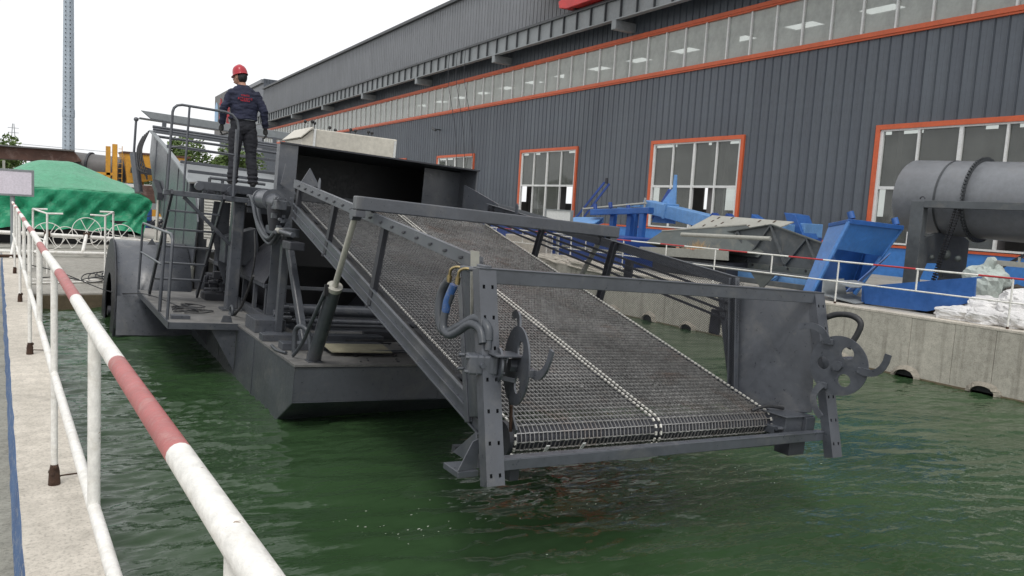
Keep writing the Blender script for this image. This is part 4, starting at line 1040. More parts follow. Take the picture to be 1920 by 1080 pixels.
for k, (du, dz, r) in enumerate(((0, 0, .026), (-.05, .02, .024), (.03, -.05, .026), (-.02, -.08, .022))):
    MB().tube(smoothpath([(.2+du, 3.45, 2.52+dz*.4), (.19+du, 3.25, 2.51+dz*.5), (.18+du, 3.05, 2.42+dz), (.18+du, 2.80, 2.20+dz), (.18+du, 2.45, 2.05+dz*.8), (.18+du, 2.10, 1.98+dz*.7), (.17+du, 1.85, 2.03+dz*.4), (.16+du, 1.68, 2.10)], 7), r, 12).build('hydraulic_hose', M['hose'], Hv)
MB().tube(smoothpath([(.14, 2.85, 2.05), (.14, 2.72, 1.70), (.14, 2.85, 1.35), (.14, 3.2, .98), (.12, 3.55, .76)], 7), .012, 8).build('lashing_rope', M['rubber'], Hv)
MB().tube(smoothpath([(.10, 2.55, 1.45), (.12, 2.9, 1.2), (.13, 3.25, .93), (.10, 3.55, .77)], 6), .018, 8).build('lashing_rope', M['rubber'], Hv)
mb = MB(); mb.tube(arc((.08, 3.62, .80), .085, 0, 2*pi, 22, 'yz'), .022, 10, caps=False); mb.build('rope_coil', M['hose'], Hv)
# hopper hood
HV0, HV1 = 2.5, 4.3
MB().box((.30, HV0, .75), (.55, HV0+.02, 3.27)).build('hood_flange', G, Hv)
MB().plate([(.54, HV0+.02, 1.6), (.54, HV0+.02, 3.27), (1.05, HV1, 3.27), (1.05, HV1, 1.6)], .02).build('hood_side', G, Hv)
MB().box((.30, HV0+.021, 2.0), (.315, HV0+.16, 3.27)).build('hood_return', G, Hv)
MB().box((3.36, HV0, .75), (3.385, HV1, 3.29)).build('hood_side', G, Hv)
MB().box((2.72, HV0+.55, 1.5), (3.36, HV0+.57, 3.27)).build('hood_inner_panel', G, Hv)
MB().plate([(.29, HV0-.03, 3.285), (3.40, HV0-.03, 3.30), (3.40, HV1, 3.30), (1.02, HV1, 3.285)], .022).build('hood_roof', GK, Hv)
MB().box((1.0, HV1-.02, 1.5), (3.36, HV1, 3.288)).build('hood_back', M['black'], Hv)  # black puts the unlit hood interior into the colour
MB().prism([(.30, 2.72), (.52, 2.60), (.34, 3.0)], 1, 2.3, 2.31).build('hood_gusset', G, Hv)
MB().prism([(.35, 2.72), (.62, 2.72), (.47, 2.95)], 1, 1.62, 1.64).build('corner_fin', G, Hv, bevel=.003)
for u, a, b in ((3.14, 1.4, 2.5),):
    MB().prism([(1.4, 2.55), (2.48, 2.55), (2.48, 3.05), (2.1, 2.96), (1.4, 2.78)], 0, 3.15, 3.17).build('spill_plate', G, Hv)
mb = MB(); mb.beam((3.32, 2.45, 2.86), (5.0, 2.2, 2.62), .04, .05); mb.beam((3.4, 2.9, 2.82), (4.3, 2.9, 2.80), .2, .03); mb.build('side_arm', G, Hv, bevel=.004)
# cab / beige enclosure behind the hood with work lights
E_ = MB(); E_.prism([(2.02, 2.4), (3.87, 2.4), (3.87, 4.06), (2.10, 4.01), (1.88, 3.78), (1.88, 2.4)], 1, 7.0, 8.2); cabo = E_.build('cab', M['beige'], Hv, bevel=.02)
MB().box((2.10, 6.96, 2.4), (2.14, 6.999, 4.0)).box((3.80, 6.96, 2.4), (3.84, 6.999, 4.02)).build('trim', M['white_frame'], cabo)
MB().plate([(1.84, 6.95, 3.80), (2.08, 6.95, 4.035), (2.08, 8.25, 4.035), (1.84, 8.25, 3.80)], .02).build('roof_edge', M['beige'], cabo)
for (u, z) in ((1.98, 4.14), (2.12, 4.16), (2.17, 4.14), (2.48, 4.1), (2.60, 4.07), (2.92, 4.13), (3.02, 4.12), (3.30, 4.14), (3.38, 4.13)):
    MB().tube([(u, 7.2, z-.13), (u, 7.2, z)], .008, 6).sphere((u, 7.2, z), .034, 10, 6).build('work_light', M['black'], cabo)
# ---- gantry walkway
MB().box((.10, 4.12, .76), (.28, 4.30, 2.48)).build('gantry_post', G, Hv, bevel=.02)
MB().box((.04, 4.06, .745), (.34, 4.36, .775)).build('post_foot', G, Hv, bevel=.003)
MB().box((-.90, 4.02, 2.42), (.30, 4.13, 2.50)).build('gantry_beam', G, Hv, bevel=.008)
MB().box((-.42, 4.22, 2.55), (3.3, 4.32, 2.68)).build('walkway_beam', G, Hv, bevel=.008)
MB().box((-.4, 4.33, 2.64), (3.3, 5.15, 2.665)).build('walkway_plate', GD, Hv)
MB().box((-.4, 5.05, 2.5), (3.3, 5.15, 2.639)).build('walkway_beam', G, Hv, bevel=.008)
MB().tube([(-.40, 4.14, 2.60), (-.40, 4.24, 2.60)], .062, 16).build('pivot_ring', G, Hv)
MB().tube([(.06, 4.11, 2.58), (.06, 4.24, 2.58)], .07, 16).build('pivot_ring', G, Hv)
MB().beam((-.62, 4.10, 2.42), (.12, 4.2, 1.75), .05, .07, (0, 1, 0)).build('gantry_brace', G, Hv, bevel=.006)
MB().box((.28, 4.0, 2.38), (.62, 4.1, 2.47)).box((.3, 4.10, 2.28), (2.8, 4.16, 2.36)).build('bracket', G, Hv, bevel=.006)
mb = MB()
for i in range(14):
    x = random.uniform(-.35, .0); s = random.uniform(.01, .03); mb.box((x-s, 4.1, 2.49), (x+s, 4.17, 2.50+s*2.2))
mb.build('pipe_fittings', GK, Hv)
MB().box((2.4, 4.2, .75), (2.52, 4.32, 2.5)).build('gantry_post', G, Hv, bevel=.01)
# hoop guard rails above the walkway's port end
def hoop(v, u0h, u1h, zb, zt, nm='guard_rail', r=.019):
    pts = [(u0h, v, zb), (u0h+.0, v, zt-.22)]+[(u0h+.12-.12*cos(a), v, zt-.12+.12*sin(a)) for a in (0, .5, 1.0, pi/2)]+[(u1h-.2+.2*sin(a), v, zt-.2+.2*cos(a)) for a in (0, .5, 1.0, pi/2)]+[(u1h, v, zb)]
    return MB().tube(pts, r, 12).build(nm, G, Hv)
hoop(4.0, -.86, .06, 2.50, 3.73)
gr_ = MB(); gr_.tube([(-.64, 4.0, 2.50), (-.64, 4.0, 3.73)], .016, 10).build('rail_upright', G, Hv)
MB().tube([(-.86, 4.0, 3.10), (-.72, 4.0, 3.14), (-.62, 4.0, 3.13), (.06, 4.0, 3.12)], .014, 10).build('mid_bar', G, Hv)
MB().tube([(.06, 4.0, 2.5), (.04, 4.0, 3.5)], .024, 10).build('rail_upright', G, Hv)
# ladder
lad = MB(); LA = Vector((-.80, 3.95, 2.48)); LB = Vector((-.81, 5.55, .79)); RA = Vector((-.08, 3.95, 2.48)); RB = Vector((-.08, 5.55, .79))
for a, b in ((LA, LB), (RA, RB)): lad.beam(a, b, .035, .10, (0, 1, 1))
lo_ = lad.build('ladder', GK, Hv, bevel=.004)
for k in range(1, 6):
    f = k/6.0; a = LA.lerp(LB, f); b = RA.lerp(RB, f); MB().beam(a, b, .15, .028).build('step', G, lo_, bevel=.004)
# port side platform with guard rail
MB().box((-.90, 2.76, .72), (0.02, 6.35, .752)).build('side_platform', GD, Hv, bevel=.004)
MB().box((-.90, 2.745, .665), (.02, 2.765, .752)).box((-.905, 2.745, .665), (-.885, 6.35, .752)).build('platform_edge', G, Hv)
MB().prism([(-.38, .72), (-.01, .72), (-.01, .08)], 1, 2.80, 2.815).build('platform_gusset', G, Hv)
MB().prism([(-.5, .72), (-.01, .72), (-.01, .08)], 1, 4.8, 4.815).build('platform_gusset', G, Hv)
for (y0, y1, nm) in ((2.95, 6.45, 'platform_rail'),):
    pts = [(-.88, 6.42, .75), (-.88, 6.42, 1.78)]+[(-.88, 6.42-.1+.1*cos(a), 1.78+.12*sin(a)) for a in (.5, 1.0, pi/2)]+[(-.88, 3.0+.16-.16*sin(a), 1.90-.16+.16*cos(a)) for a in (0, .5, 1.0, pi/2)]+[(-.88, 3.0, .75)]
    MB().tube(pts, .020, 12).build(nm, G, Hv)
    MB().tube([(-.88, 6.42, 1.40), (-.88, 3.9, 1.42)], .016, 10).build('mid_bar', G, Hv)
    MB().tube([(-.88, 3.75, .75), (-.88, 3.75, 1.90)], .024, 10).build('rail_upright', G, Hv)
mb = MB(); mb.prism([(-.22, .752), (-.06, .752), (-.09, .85), (-.19, .85)], 1, 2.85, 2.862); mb.build('tie_lug', G, Hv, bevel=.003)
MB().box((-.82, 3.05, .753), (-.58, 3.2, .80)).build('foot_box', G, Hv)
mb = MB()
for k in range(7):
    c0 = Vector((random.uniform(-.55, -.3), random.uniform(3.7, 4.3), .77)); pts = [c0+Vector((.16*cos(t_*1.3+k)+.06*t_*(.5-random.random()), .22*sin(t_*1.1+k*2), .012*random.random())) for t_ in range(6)]
    mb.tube(smoothpath(pts, 5), .008, 6)
mb.build('cable_coil', M['rubber'], Hv)
# paddle wheel housing
def housing():
    cu, cv, cw_ = -1.20, 7.72, .18; R_ = 1.33; ui = .0
    mb = MB(); n = 40; a0, a1 = radians(-18), radians(198); vs = []; fs = []
    for i in range(n+1):
        a = a0+(a1-a0)*i/n
        for u, r in ((cu, R_), (ui, R_), (ui, R_-.02), (cu, R_-.02)): vs.append((u, cv-r*cos(a), cw_+r*sin(a)))
    for i in range(n):
        for k in range(4): fs.append((4*i+k, 4*i+(k+1) % 4, 4*i+4+(k+1) % 4, 4*i+4+k))
    mb.add(vs, fs, True); h = mb.build('paddle_housing', G, Hv)
    # outer ring cheek
    mb = MB(); vs = []; fs = []
    for i in range(n+1):
        a = radians(-35)+(radians(250))*i/n
        for r in (R_+.015, R_-.62): vs.append((cu-.012, cv-r*cos(a), cw_+r*sin(a)))
    for i in range(n): fs.append((2*i, 2*i+1, 2*i+3, 2*i+2))
    mb.add(vs, fs); c_ = mb.build('cheek_plate', GK, h); c_.modifiers.new('s', 'SOLIDIFY').thickness = .02
    MB().plate([(cu-.0, 6.46, .62), (.0, 6.46, .62), (.0, 6.22, -.02), (cu, 6.22, -.02)], .012).build('splash_skirt', G, h)
    MB().tube([(cu-.03, cv, cw_), (ui, cv, cw_)], .09, 16).build('axle', GK, h)
    for k in range(8):
        a = 2*pi*k/8+.2; p0 = Vector((cu+.1, cv+.1*cos(a), cw_+.1*sin(a))); p1 = Vector((cu+.1, cv+1.2*cos(a), cw_+1.2*sin(a)))
        MB().beam(p0, p1, .03, .06, (1, 0, 0)).build('spoke', GK, h)
        q0 = Vector((cu+.12, cv+1.02*cos(a), cw_+1.02*sin(a))); q1 = q0+Vector((1.0, 0, 0)); MB().beam(q0, q1, .012, .3, (0, cos(a), sin(a))).build('paddle_blade', GK, h)
    MB().tube(smoothpath([(cu+.1, 7.6, 1.55), (cu+.3, 7.4, 1.58), (cu+.5, 7.6, 1.56), (cu+.7, 7.3, 1.55), (cu+.9, 7.5, 1.56)], 5), .012, 6).build('cable', M['beige'], h)
    MB().prism([(-.72, 1.50), (-.58, 1.50), (-.65, 1.62)], 1, 7.0, 7.02).build('lug', G, h)
housing()
blk((-.0, 5.3, .746), (.5, 5.7, .86), GK, 'pump_base'); 
mb = MB()
for i in range(40):
    x = random.uniform(.1, .45); y = random.uniform(5.2, 6.2); z = random.uniform(.8, 1.2); s = random.uniform(.02, .06)
    mb.box((x-s, y-s, z-s), (x+s, y+s, z+s)) if i % 2 else mb.tube([(x-.06, y, z), (x+.06, y, z)], s, 8)
mb.build('pump_unit', GK, Hv, bevel=.005, kind='stuff')
MB().box((.30, 8.0, .75), (.85, 8.9, 1.38)).build('engine_cover', M['ribbed'], Hv, bevel=.04)
MB().box((.28, 8.2, 1.15), (.299, 8.7, 1.25)).build('vent', M['black'], Hv)
split(MB().box((.1, 6.9, .75), (.26, 7.05, 2.6)).box((.32, 5.7, .75), (.42, 5.8, 2.0)), 'frame_post', G, Hv, .006)
# pale ribbed conveyor bed and grey bin inside the frame
mb = MB(); mb.plate([(.15, 6.6, 1.70), (1.5, 6.6, 1.70), (1.5, 6.9, 2.62), (.15, 6.9, 2.62)], .01)
for k in range(17):
    z = 1.74+.053*k; y = 6.6+.326*(z-1.70)-.012; mb.beam((.15, y, z), (1.5, y, z+.0), .022, .016)
mb.build('ribbed_bed', M['ribbed'], Hv)
MB().beam((.62, 6.5, 2.45), (.86, 6.5, 1.75), .03, .03).build('stay', GK, Hv)
MB().prism([(.10, 1.45), (.50, 1.42), (.60, 1.50), (.62, 1.75), (.56, 2.04), (.10, 1.86)], 1, 4.5, 4.9).build('chute_plate', G, Hv, bevel=.01)
MB().prism([(-.02, 2.40), (.24, 2.40), (.24, 1.05), (.12, 1.35), (-.05, 2.0)], 1, 5.0, 5.02).build('chute_plate', G, Hv, bevel=.004)

# ---- stern discharge conveyor
side = [(7.2, 2.66), (8.9, 3.05), (11.0, 3.47), (13.2, 3.88), (14.0, 4.02), (14.2, 3.35), (12.4, 2.2), (9.0, 1.35), (6.8, 1.2), (6.6, 2.0)]
for u in (.02, 3.28):
    MB().prism(side, 0, u, u+.03).build('stern_side_plate', G, Hv, bevel=.006)
    mb = MB()
    for a, b in zip(side[:4], side[1:5]): mb.beam((u-.03, a[0], a[1]), (u-.03, b[0], b[1]), .10, .03)
    mb.build('stern_top_flange', M['beam_grey'], Hv)
    for v, t_, b_ in ((12.9, 3.8, 2.6), (10.9, 3.42, 1.9), (9.2, 3.08, 1.4), (8.0, 2.8, 1.3)):
        MB().channel((u-.01, v, b_), (u-.01, v, t_), .12, .06, (-1, 0, 0)).build('stern_rib', G, Hv)
for v, z in ((13.2, 3.95), (11.0, 3.52), (8.9, 3.12), (7.9, 2.92)):
    MB().beam((.0, v, z), (3.3, v, z), .06, .06).build('stern_cross_bar', G, Hv, bevel=.006)
MB().tube([(.5, 8.4, 2.85), (1.6, 8.4, 2.85)], .03, 8).tube([(.5, 8.4, 2.6), (.5, 8.4, 2.85)], .03, 8).tube([(.75, 8.4, 2.6), (.75, 8.4, 2.85)], .03, 8).build('inner_hoop', G, Hv)
MB().plate([(.05, 7.2, 1.95), (3.28, 7.2, 1.95), (3.28, 14, 3.30), (.05, 14, 3.30)], .02).build('stern_belt', M['beam_grey'], Hv)
for z, v in ((3.98, 13.6), (4.05, 13.7), (4.12, 13.8), (3.86, 13.4)):
    MB().tube([(.0, v, z), (3.3, v, z)], .035, 10).build('stern_pipe', G, Hv)
MB().prism([(-.25, 4.52), (.0, 4.34), (3.6, 4.30), (3.6, 4.54)], 1, 14.2, 14.3).build('stern_beam', M['beam_grey'], Hv, bevel=.01)
MB().box((-.28, 14.1, 4.30), (3.6, 14.4, 4.33)).build('stern_beam_flange', G, Hv)
for u in (.25, 3.1): MB().box((u, 14.0, 4.1), (u+.1, 14.1, 4.33)).build('stern_bracket', G, Hv)
MB().tube([(-.35, 14.2, 4.25), (-.35, 14.2, 3.4)], .03, 10).tube([(-.35, 14.2, 3.4), (-.2, 13.9, 2.4)], .10, 14).sphere((-.35, 14.2, 4.27), .06, 10, 6).build('stern_cylinder', G, Hv)
MB().tube([(-.02, 11.6, 2.55), (-.04, 11.4, .9)], .035, 10).build('stern_piston', M['chrome'], Hv)
MB().prism([(12.0, 2.75), (11.0, 2.45), (11.0, 2.28), (12.1, 2.60)], 0, -.12, -.0).build('stern_pivot', GK, Hv)
for k in range(4):
    MB().tube(smoothpath([(-.06-.04*k, 14.0, 4.0-.05*k), (-.22-.03*k, 13.8, 3.5), (-.15-.05*k, 13.4, 3.0), (-.10, 13.3, 2.75+.05*k)], 6), .022, 8).build('stern_hose', M['rubber'], Hv)

# ================================================================== THE MAN ON THE WALKWAY
def man():
    pos = HM @ Vector((.33, 4.72, 2.668))
    t = thing('person', 'man in navy jacket, dark trousers and red hard hat standing on the boat walkway', 'person', pos, radians(-8)); t.scale = (1.045,)*3
    link('body', BODY, t); hc, f = HEADC, FACE
    # collar, hem line, hair, helmet
    MB().tube([(-.015+.073*cos(a), .018+.070*sin(a), 1.525+.012*sin(a)) for a in [2*pi*k/20 for k in range(21)]], .016, 8, caps=False).build('collar', M['jacket'], t)
    MB().tube([(.193*cos(a), .14*sin(a)-.003, 1.012) for a in [pi*1.08+pi*.84*k/16 for k in range(17)]], .0045, 6).build('shirt_hem', M['beam_grey'], t)
    MB().sphere(hc+Vector((.018, -.018, .0)), .1, 18, 12, (.86, .98, 1.05)).build('hair', M['black'], t)
    hm = MB(); n = 24; tilt = Matrix.Rotation(radians(-14), 3, Vector((f.y, -f.x, 0)).normalized())
    base = hc+Vector((0, 0, .045)); o = 0; vs = []; fs = []
    rings = [(1.30, -.022), (1.12, -.012), (1.10, .004), (1.08, .035), (1.0, .072), (.82, .103), (.55, .124), (.25, .134), (.02, .137)]
    for (rk, z) in rings:
        for k in range(n):
            a = 2*pi*k/n; d = Vector((cos(a), sin(a), 0)); ex = 1+.26*max(0, d.dot(Vector((f.x, f.y, 0)).normalized()))**3*(rk > 1.2); rx = .108*(rk if rk < 1.2 else 1.16)*ex
            vs.append(base+tilt @ Vector((d.x*rx*.92, d.y*rx*1.08, z)))
    for i in range(len(rings)-1):
        for k in range(n): fs.append((i*n+k, i*n+(k+1) % n, i*n+n+(k+1) % n, i*n+n+k))
    hm.add(vs, fs, True); ho = hm.build('hard_hat', M['helmet'], t); ho.modifiers.new('s', 'SOLIDIFY').thickness = .004
    rg = MB(); rg.tube([base+tilt @ Vector((f.x*.1*cos(a), f.y*.1*cos(a), .137*sin(a)+.003)) for a in [pi*.12+pi*.76*k/12 for k in range(13)]], .009, 8); rg.build('hat_ridge', M['helmet'], ho)
    # red lettering on the back
    pr = MB()
    rn = random.Random(3)
    for row, (z, w_, n_c, h_) in enumerate(((1.365, .062, 6, .026), (1.318, .105, 8, .028), (1.287, .072, 6, .020))):
        for i in range(n_c):
            xc = -w_+2*w_*(i+.5)/n_c; cw_ = w_/n_c*.78
            for st_ in range(4):
                if st_ % 2: x0, x1, za, zb = xc-cw_, xc+cw_, z+h_*(rn.random()-.5)*.9, 0; zb = za+.0045
                else: x0 = xc+cw_*(rn.random()*2-1)*.7; x1 = x0+.0045; za = z-h_/2; zb = z+h_/2
                y = lambda x: -.152*sqrt(max(.2, 1-(x/.24)**2))-.008
                pr.add([(x0, y(x0), za), (x1, y(x1), za), (x1, y(x1), zb), (x0, y(x0), zb)], [(0, 1, 2, 3)])
    pr.build('back_print', M['print_red'], t)
man()

# ================================================================== YARD THINGS (world coordinates, origin at each thing's base)
def wt(name, label, cat, base, group=None): return thing(name, label, cat, base, 0, group)
def wp(mb, name, mat, t, bevel=0, kind=None):
    o = mb.build(name, mat, t, kind, bevel); o.matrix_parent_inverse = Matrix.Translation(t.location).inverted() if t.type == 'EMPTY' and t.parent is None else Matrix.Identity(4); return o

# rotary drum on its stand
t = wt('rotary_drum', 'large grey rotary drum cylinder with a toothed ring, lying on posts by the right window', 'drum', (18.4, 7, GZ))
dz = lambda y: 3.40+.035*(y-9)
c_ = MB().tube([(18.4, 10.25, dz(10.25)), (18.4, 10.2, dz(10.2)), (18.4, 2, dz(2))], [.82, .86, .86], 56, caps=True); dr = wp(c_, 'shell', M['drum'], t)
mb = MB(); mb.tube([(18.4, 9.28, dz(9.28)), (18.4, 9.24, dz(9.24))], .872, 56); wp(mb, 'weld_ring', M['beam_dark'], t)
mb = MB(); y = 8.62; mb.tube([(18.4, y+.03, dz(y)), (18.4, y-.03, dz(y))], .90, 72)
for k in range(72): a = 2*pi*k/72; cx, cz = 18.4+.925*cos(a), dz(y)+.925*sin(a); mb.beam((cx-.03*cos(a), y, cz-.03*sin(a)), (cx+.03*cos(a), y, cz+.03*sin(a)), .05, .045, (0, 1, 0))
wp(mb, 'sprocket_ring', M['beam_dark'], t)
mb = MB()
for k in range(34):
    z = 3.15-k*.058; mb.box((17.50-.003*k-.02, 8.60+.012*k, z), (17.50-.003*k+.02, 8.66+.012*k, z+.044))
    mb.box((17.50-.003*k-.02, 8.70+.010*k, z+.02), (17.50-.003*k+.02, 8.75+.010*k, z+.06))
wp(mb, 'drive_chain', M['black'], t)
mb = MB(); mb.plate([(17.62, 10.18, 3.9), (17.62, 9.9, 4.02), (17.60, 9.7, 3.95), (17.58, 10.1, 3.75)], .02)
mb = MB()
for y0, y1 in ((9.55, 9.25), (7.02, 6.72), (4.3, 4.0)):
    p_ = MB(); p_.box((17.15, y1, GZ), (17.35, y0, 3.28)); wp(p_, 'stand_post', M['yard_grey'], t, .01)
    p_ = MB(); p_.prism([(17.35, 2.45), (17.95, 2.6), (18.9, 2.6), (19.4, 2.45), (19.4, GZ), (18.6, GZ), (18.2, 1.9), (17.6, 1.9), (17.35, 1.5)], 1, y1+.02, y1+.12); wp(p_, 'cradle', M['yard_grey'], t)
p_ = MB(); p_.box((17.14, 3.9, 3.14), (17.34, 9.249, 3.30)); wp(p_, 'stand_beam', M['yard_grey'], t, .008)
p_ = MB(); p_.box((17.14, 3.9, 2.0), (17.5, 7.8, 2.10)).box((17.2, 7.2, 2.1), (17.24, 7.24, 2.2)); wp(p_, 'stand_ledge', M['yard_pale'], t)
p_ = MB()
for (x, y, z, r_) in ((17.6, 8.9, 2.12, .13), (17.5, 8.55, 2.06, .07), (17.55, 9.15, 2.04, .06)): p_.sphere((x, y, z), r_, 10, 7)
wp(p_, 'support_roller', M['yard_green'], t)
p_ = MB(); p_.prism([(8.95, GZ), (8.85, 1.62), (8.45, 1.60), (8.3, GZ)], 0, 17.3, 17.6); wp(p_, 'gear_motor', M['machine_dark'], t, .02)
p_ = MB(); p_.beam((17.6, 8.4, 1.45), (17.8, 7.3, 2.3), .06, .06); wp(p_, 'strut', M['machine_dark'], t)
p_ = MB(); p_.tube(arc((17.25, 9.35, 3.33), .055, 0, pi, 8, 'yz'), .014, 8); wp(p_, 'lifting_eye', M['machine_dark'], t)
for (y, z) in ((9.49, 3.17), (9.49, 3.24)): pass
# blue tipping hopper
t = wt('blue_hopper', 'bright blue sheet metal hopper tipped forward in front of the dark wall', 'hopper', (15.5, 9.8, GZ))
A0, A1, A2, A3 = (14.6, 9.38, 2.72), (14.8, 9.95, 2.62), (14.5, 10.22, 1.18), (14.25, 9.85, 1.12)
B0, B1, B2, B3 = (16.55, 9.35, 2.66), (16.8, 10.2, 2.6), (16.5, 10.4, 1.2), (15.9, 9.9, 1.12)
p_ = MB(); p_.plate([A0, A1, A2, A3], .03); wp(p_, 'side_plate', M['hopper_flank'], t)
p_ = MB(); p_.plate([A0, B0, tuple(Vector(B0).lerp(Vector(B3), .42)), tuple(Vector(A0).lerp(Vector(A3), .36))], .03); wp(p_, 'front_plate', M['hopper_blue'], t)
p_ = MB(); p_.plate([A1, B1, B2, A2], .03); wp(p_, 'back_plate', M['blue'], t)  # darker blue puts the hopper's inner shade into the colour
p_ = MB(); p_.plate([B0, B1, B2, B3], .03); wp(p_, 'side_plate', M['blue'], t)
p_ = MB(); p_.beam(A0, B0, .09, .10); p_.beam(A0, A1, .08, .08); wp(p_, 'rim', M['blue'], t, .01)
p_ = MB(); p_.beam(A0, A3, .06, .07, (0, 1, 0)); p_.beam(B0, B3, .06, .07, (0, 1, 0)); split(p_, 'corner_bar', M['blue_mid'], t, .006, Matrix.Translation(t.location).inverted())
p_ = MB(); p_.plate([tuple(Vector(A0).lerp(Vector(A3), .45)+Vector((-.02, -.05, 0))), tuple(Vector(A0).lerp(Vector(A3), .62)+Vector((.5, -.05, 0))), (14.75, 9.86, 1.15), (14.3, 9.93, 1.12)], .02); wp(p_, 'flap', M['blue'], t)
p_ = MB(); p_.plate([(16.2, 9.35, 2.1), (16.35, 9.5, 2.0), (15.6, 9.8, 1.2), (15.3, 9.75, 1.2)], .02); wp(p_, 'flap', M['blue'], t)
for q in (Vector(A0)+Vector((.25, .1, .06)), Vector(B0)+Vector((-.15, .05, .06))):
    p_ = MB(); p_.tube([q, q+Vector((0, .06, .14))], .07, 12); wp(p_, 'lug', M['blue'], t)
# pale trough and blue plate by the wall
t = wt('grey_trough', 'grey folded steel trough lying under the tipped blue hopper', 'trough', (14.2, 8.9, GZ))
p_ = MB(); p_.plate([(13.95, 9.35, 1.20), (13.95, 8.65, 1.12), (14.9, 8.7, 1.14), (14.9, 9.4, 1.2)], .02); p_.plate([(13.95, 9.4, 1.2), (14.8, 9.4, 1.2), (14.8, 9.5, 1.52), (14.1, 9.5, 1.50)], .02); p_.plate([(14.0, 8.8, 1.42), (14.0, 9.3, 1.5), (14.9, 9.3, 1.5), (14.9, 8.8, 1.42)], .02); wp(p_, 'folded_plate', M['beam_grey'], t)
t = wt('blue_side_panel', 'long flat dark blue steel panel leaning low behind the right railing', 'panel', (14.2, 7.6, GZ))
p_ = MB(); p_.prism([(8.62, 1.12), (8.68, 1.46), (6.62, 1.86), (6.60, 1.42), (7.4, 1.14)], 0, 14.22, 14.27); wp(p_, 'web', M['blue'], t)
p_ = MB(); p_.beam((14.34, 8.68, 1.45), (14.34, 6.62, 1.85), .22, .02, (0, 0, 1)); p_.prism([(8.60, 1.12), (8.68, 1.46), (8.75, 1.46), (8.72, 1.12)], 0, 14.27, 14.5); wp(p_, 'flange', M['blue'], t)
# white sacks in a heap: each sack its own thing
rs = random.Random(11)
def sack(name, label, c, r3, mat, group, seed, rz=0, tie=False):
    t = wt(name, label, 'sack', (c[0], c[1], c[2]-r3[2]), group); mb = MB(); n, m = 30, 20; vs = []; fs = []
    for i in range(m+1):
        th = pi*i/m
        for k in range(n):
            ph = 2*pi*k/n; d = Vector((sin(th)*cos(ph), sin(th)*sin(ph), cos(th)))
            e = Vector((abs(d.x)**.75*(1 if d.x > 0 else -1), abs(d.y)**.75*(1 if d.y > 0 else -1), abs(d.z)**.8*(1 if d.z > 0 else -1)))
            q = 1+.26*noise.noise(d*1.7+Vector((seed, 0, 0)))+.17*(.5-abs(noise.noise(d*3.6+Vector((0, seed, 0)))))*1.6+.05*noise.noise(d*9+Vector((0, 0, seed)))
            v = Vector((e.x*r3[0]*q, e.y*r3[1]*q, e.z*r3[2]*q)); v.rotate(Matrix.Rotation(rz, 3, 'Z')); vs.append(Vector(c)+v)
    for i in range(m):
        for k in range(n): fs.append((i*n+k, i*n+n+k, i*n+n+(k+1) % n, i*n+(k+1) % n))
    mb.add(vs, fs, False); wp(mb, 'sack_body', mat, t); return t
spots = [(13.95, 6.72, .10, .28, .30, .13), (13.92, 6.22, .11, .27, .28, .14), (13.95, 5.70, .12, .26, .30, .15), (13.95, 5.18, .12, .26, .28, .15),
         (14.4, 6.45, .26, .30, .30, .16), (14.4, 5.9, .33, .30, .32, .17), (14.45, 5.3, .30, .30, .30, .16), (14.9, 6.1, .42, .32, .32, .17), (13.82, 6.50, .04, .10, .22, .05)]
lab = ['at the left end of the heap on the wall coping', 'in the front row, left of the railing post foot', 'in the front row, by the railing post foot', 'in the front row at the picture edge',
       'in the second row, farthest left', 'in the second row, directly behind the railing post', 'in the second row, at the picture edge', 'topmost of the heap', 'thin and flattened, hanging over the coping edge']
for i, (x, y, z, a, b, c3) in enumerate(spots): sack('white_sack', 'crumpled white woven sack '+lab[i], (x, y, GZ+z), (a, b, c3), M['white_bag'], 'white sacks heaped behind the pool wall', 3.7*i, rs.uniform(-1, 1))
sack('bulk_bag', 'big grey green bulk bag slumped between the drum posts', (16.4, 7.45, GZ+.42), (.36, .40, .46), M['grey_bag'], None, 51.3)
t = wt('tarp_scrap', 'crumpled pale cloth neck on top of the big bulk bag', 'cloth', (16.4, 7.45, GZ+.8)); mb = MB(); mb.tube([(16.4, 7.45, GZ+.80), (16.4, 7.42, GZ+.9), (16.38, 7.36, GZ+1.0), (16.36, 7.3, GZ+1.05)], [.22, .10, .11, .05], 9); wp(mb, 'neck', M['grey_bag'], t)
sack('rubble_pile', 'dark heap of rubbish beside the big bulk bag', (16.6, 6.8, GZ+.2), (.4, .4, .35), M['bag_dark'], None, 77.1)
sack('rubble_pile', 'low dark heap of rubbish behind the blue panel', (14.8, 7.0, GZ+.05), (.5, .7, .2), M['bag_dark'], None, 91.1)

# grey ribbed bucket
t = wt('ribbed_bucket', 'dark grey sheet steel bucket side with V shaped ribs, right of the dry grass', 'machine part', (16, 12.4, GZ))
out_ = [(14.9, 1.80), (14.4, 2.18), (13.42, 2.36), (12.35, 2.56), (10.95, 2.22), (10.5, 2.10), (10.6, 1.50), (11.1, 1.38), (14.1, 1.50)]
p_ = MB(); p_.prism(out_, 0, 16.0, 16.03); wp(p_, 'side_sheet', M['yard_grey'], t)
p_ = MB()
for a, b in zip(out_[:6], out_[1:6]): p_.beam((15.98, a[0], a[1]), (15.98, b[0], b[1]), .10, .025)
wp(p_, 'top_flange', M['yard_green'], t)
for (a, b) in (((13.35, 2.33), (13.9, 1.55)), ((13.35, 2.33), (12.85, 1.48)), ((12.35, 2.54), (13.1, 1.5)), ((12.35, 2.54), (11.75, 1.45)), ((11.3, 2.28), (11.95, 1.45)), ((11.3, 2.28), (10.8, 1.42))):
    p_ = MB(); p_.beam((15.96, a[0], a[1]), (15.96, b[0], b[1]), .035, .09, (1, 0, 0)); wp(p_, 'rib', M['yard_grey'], t)
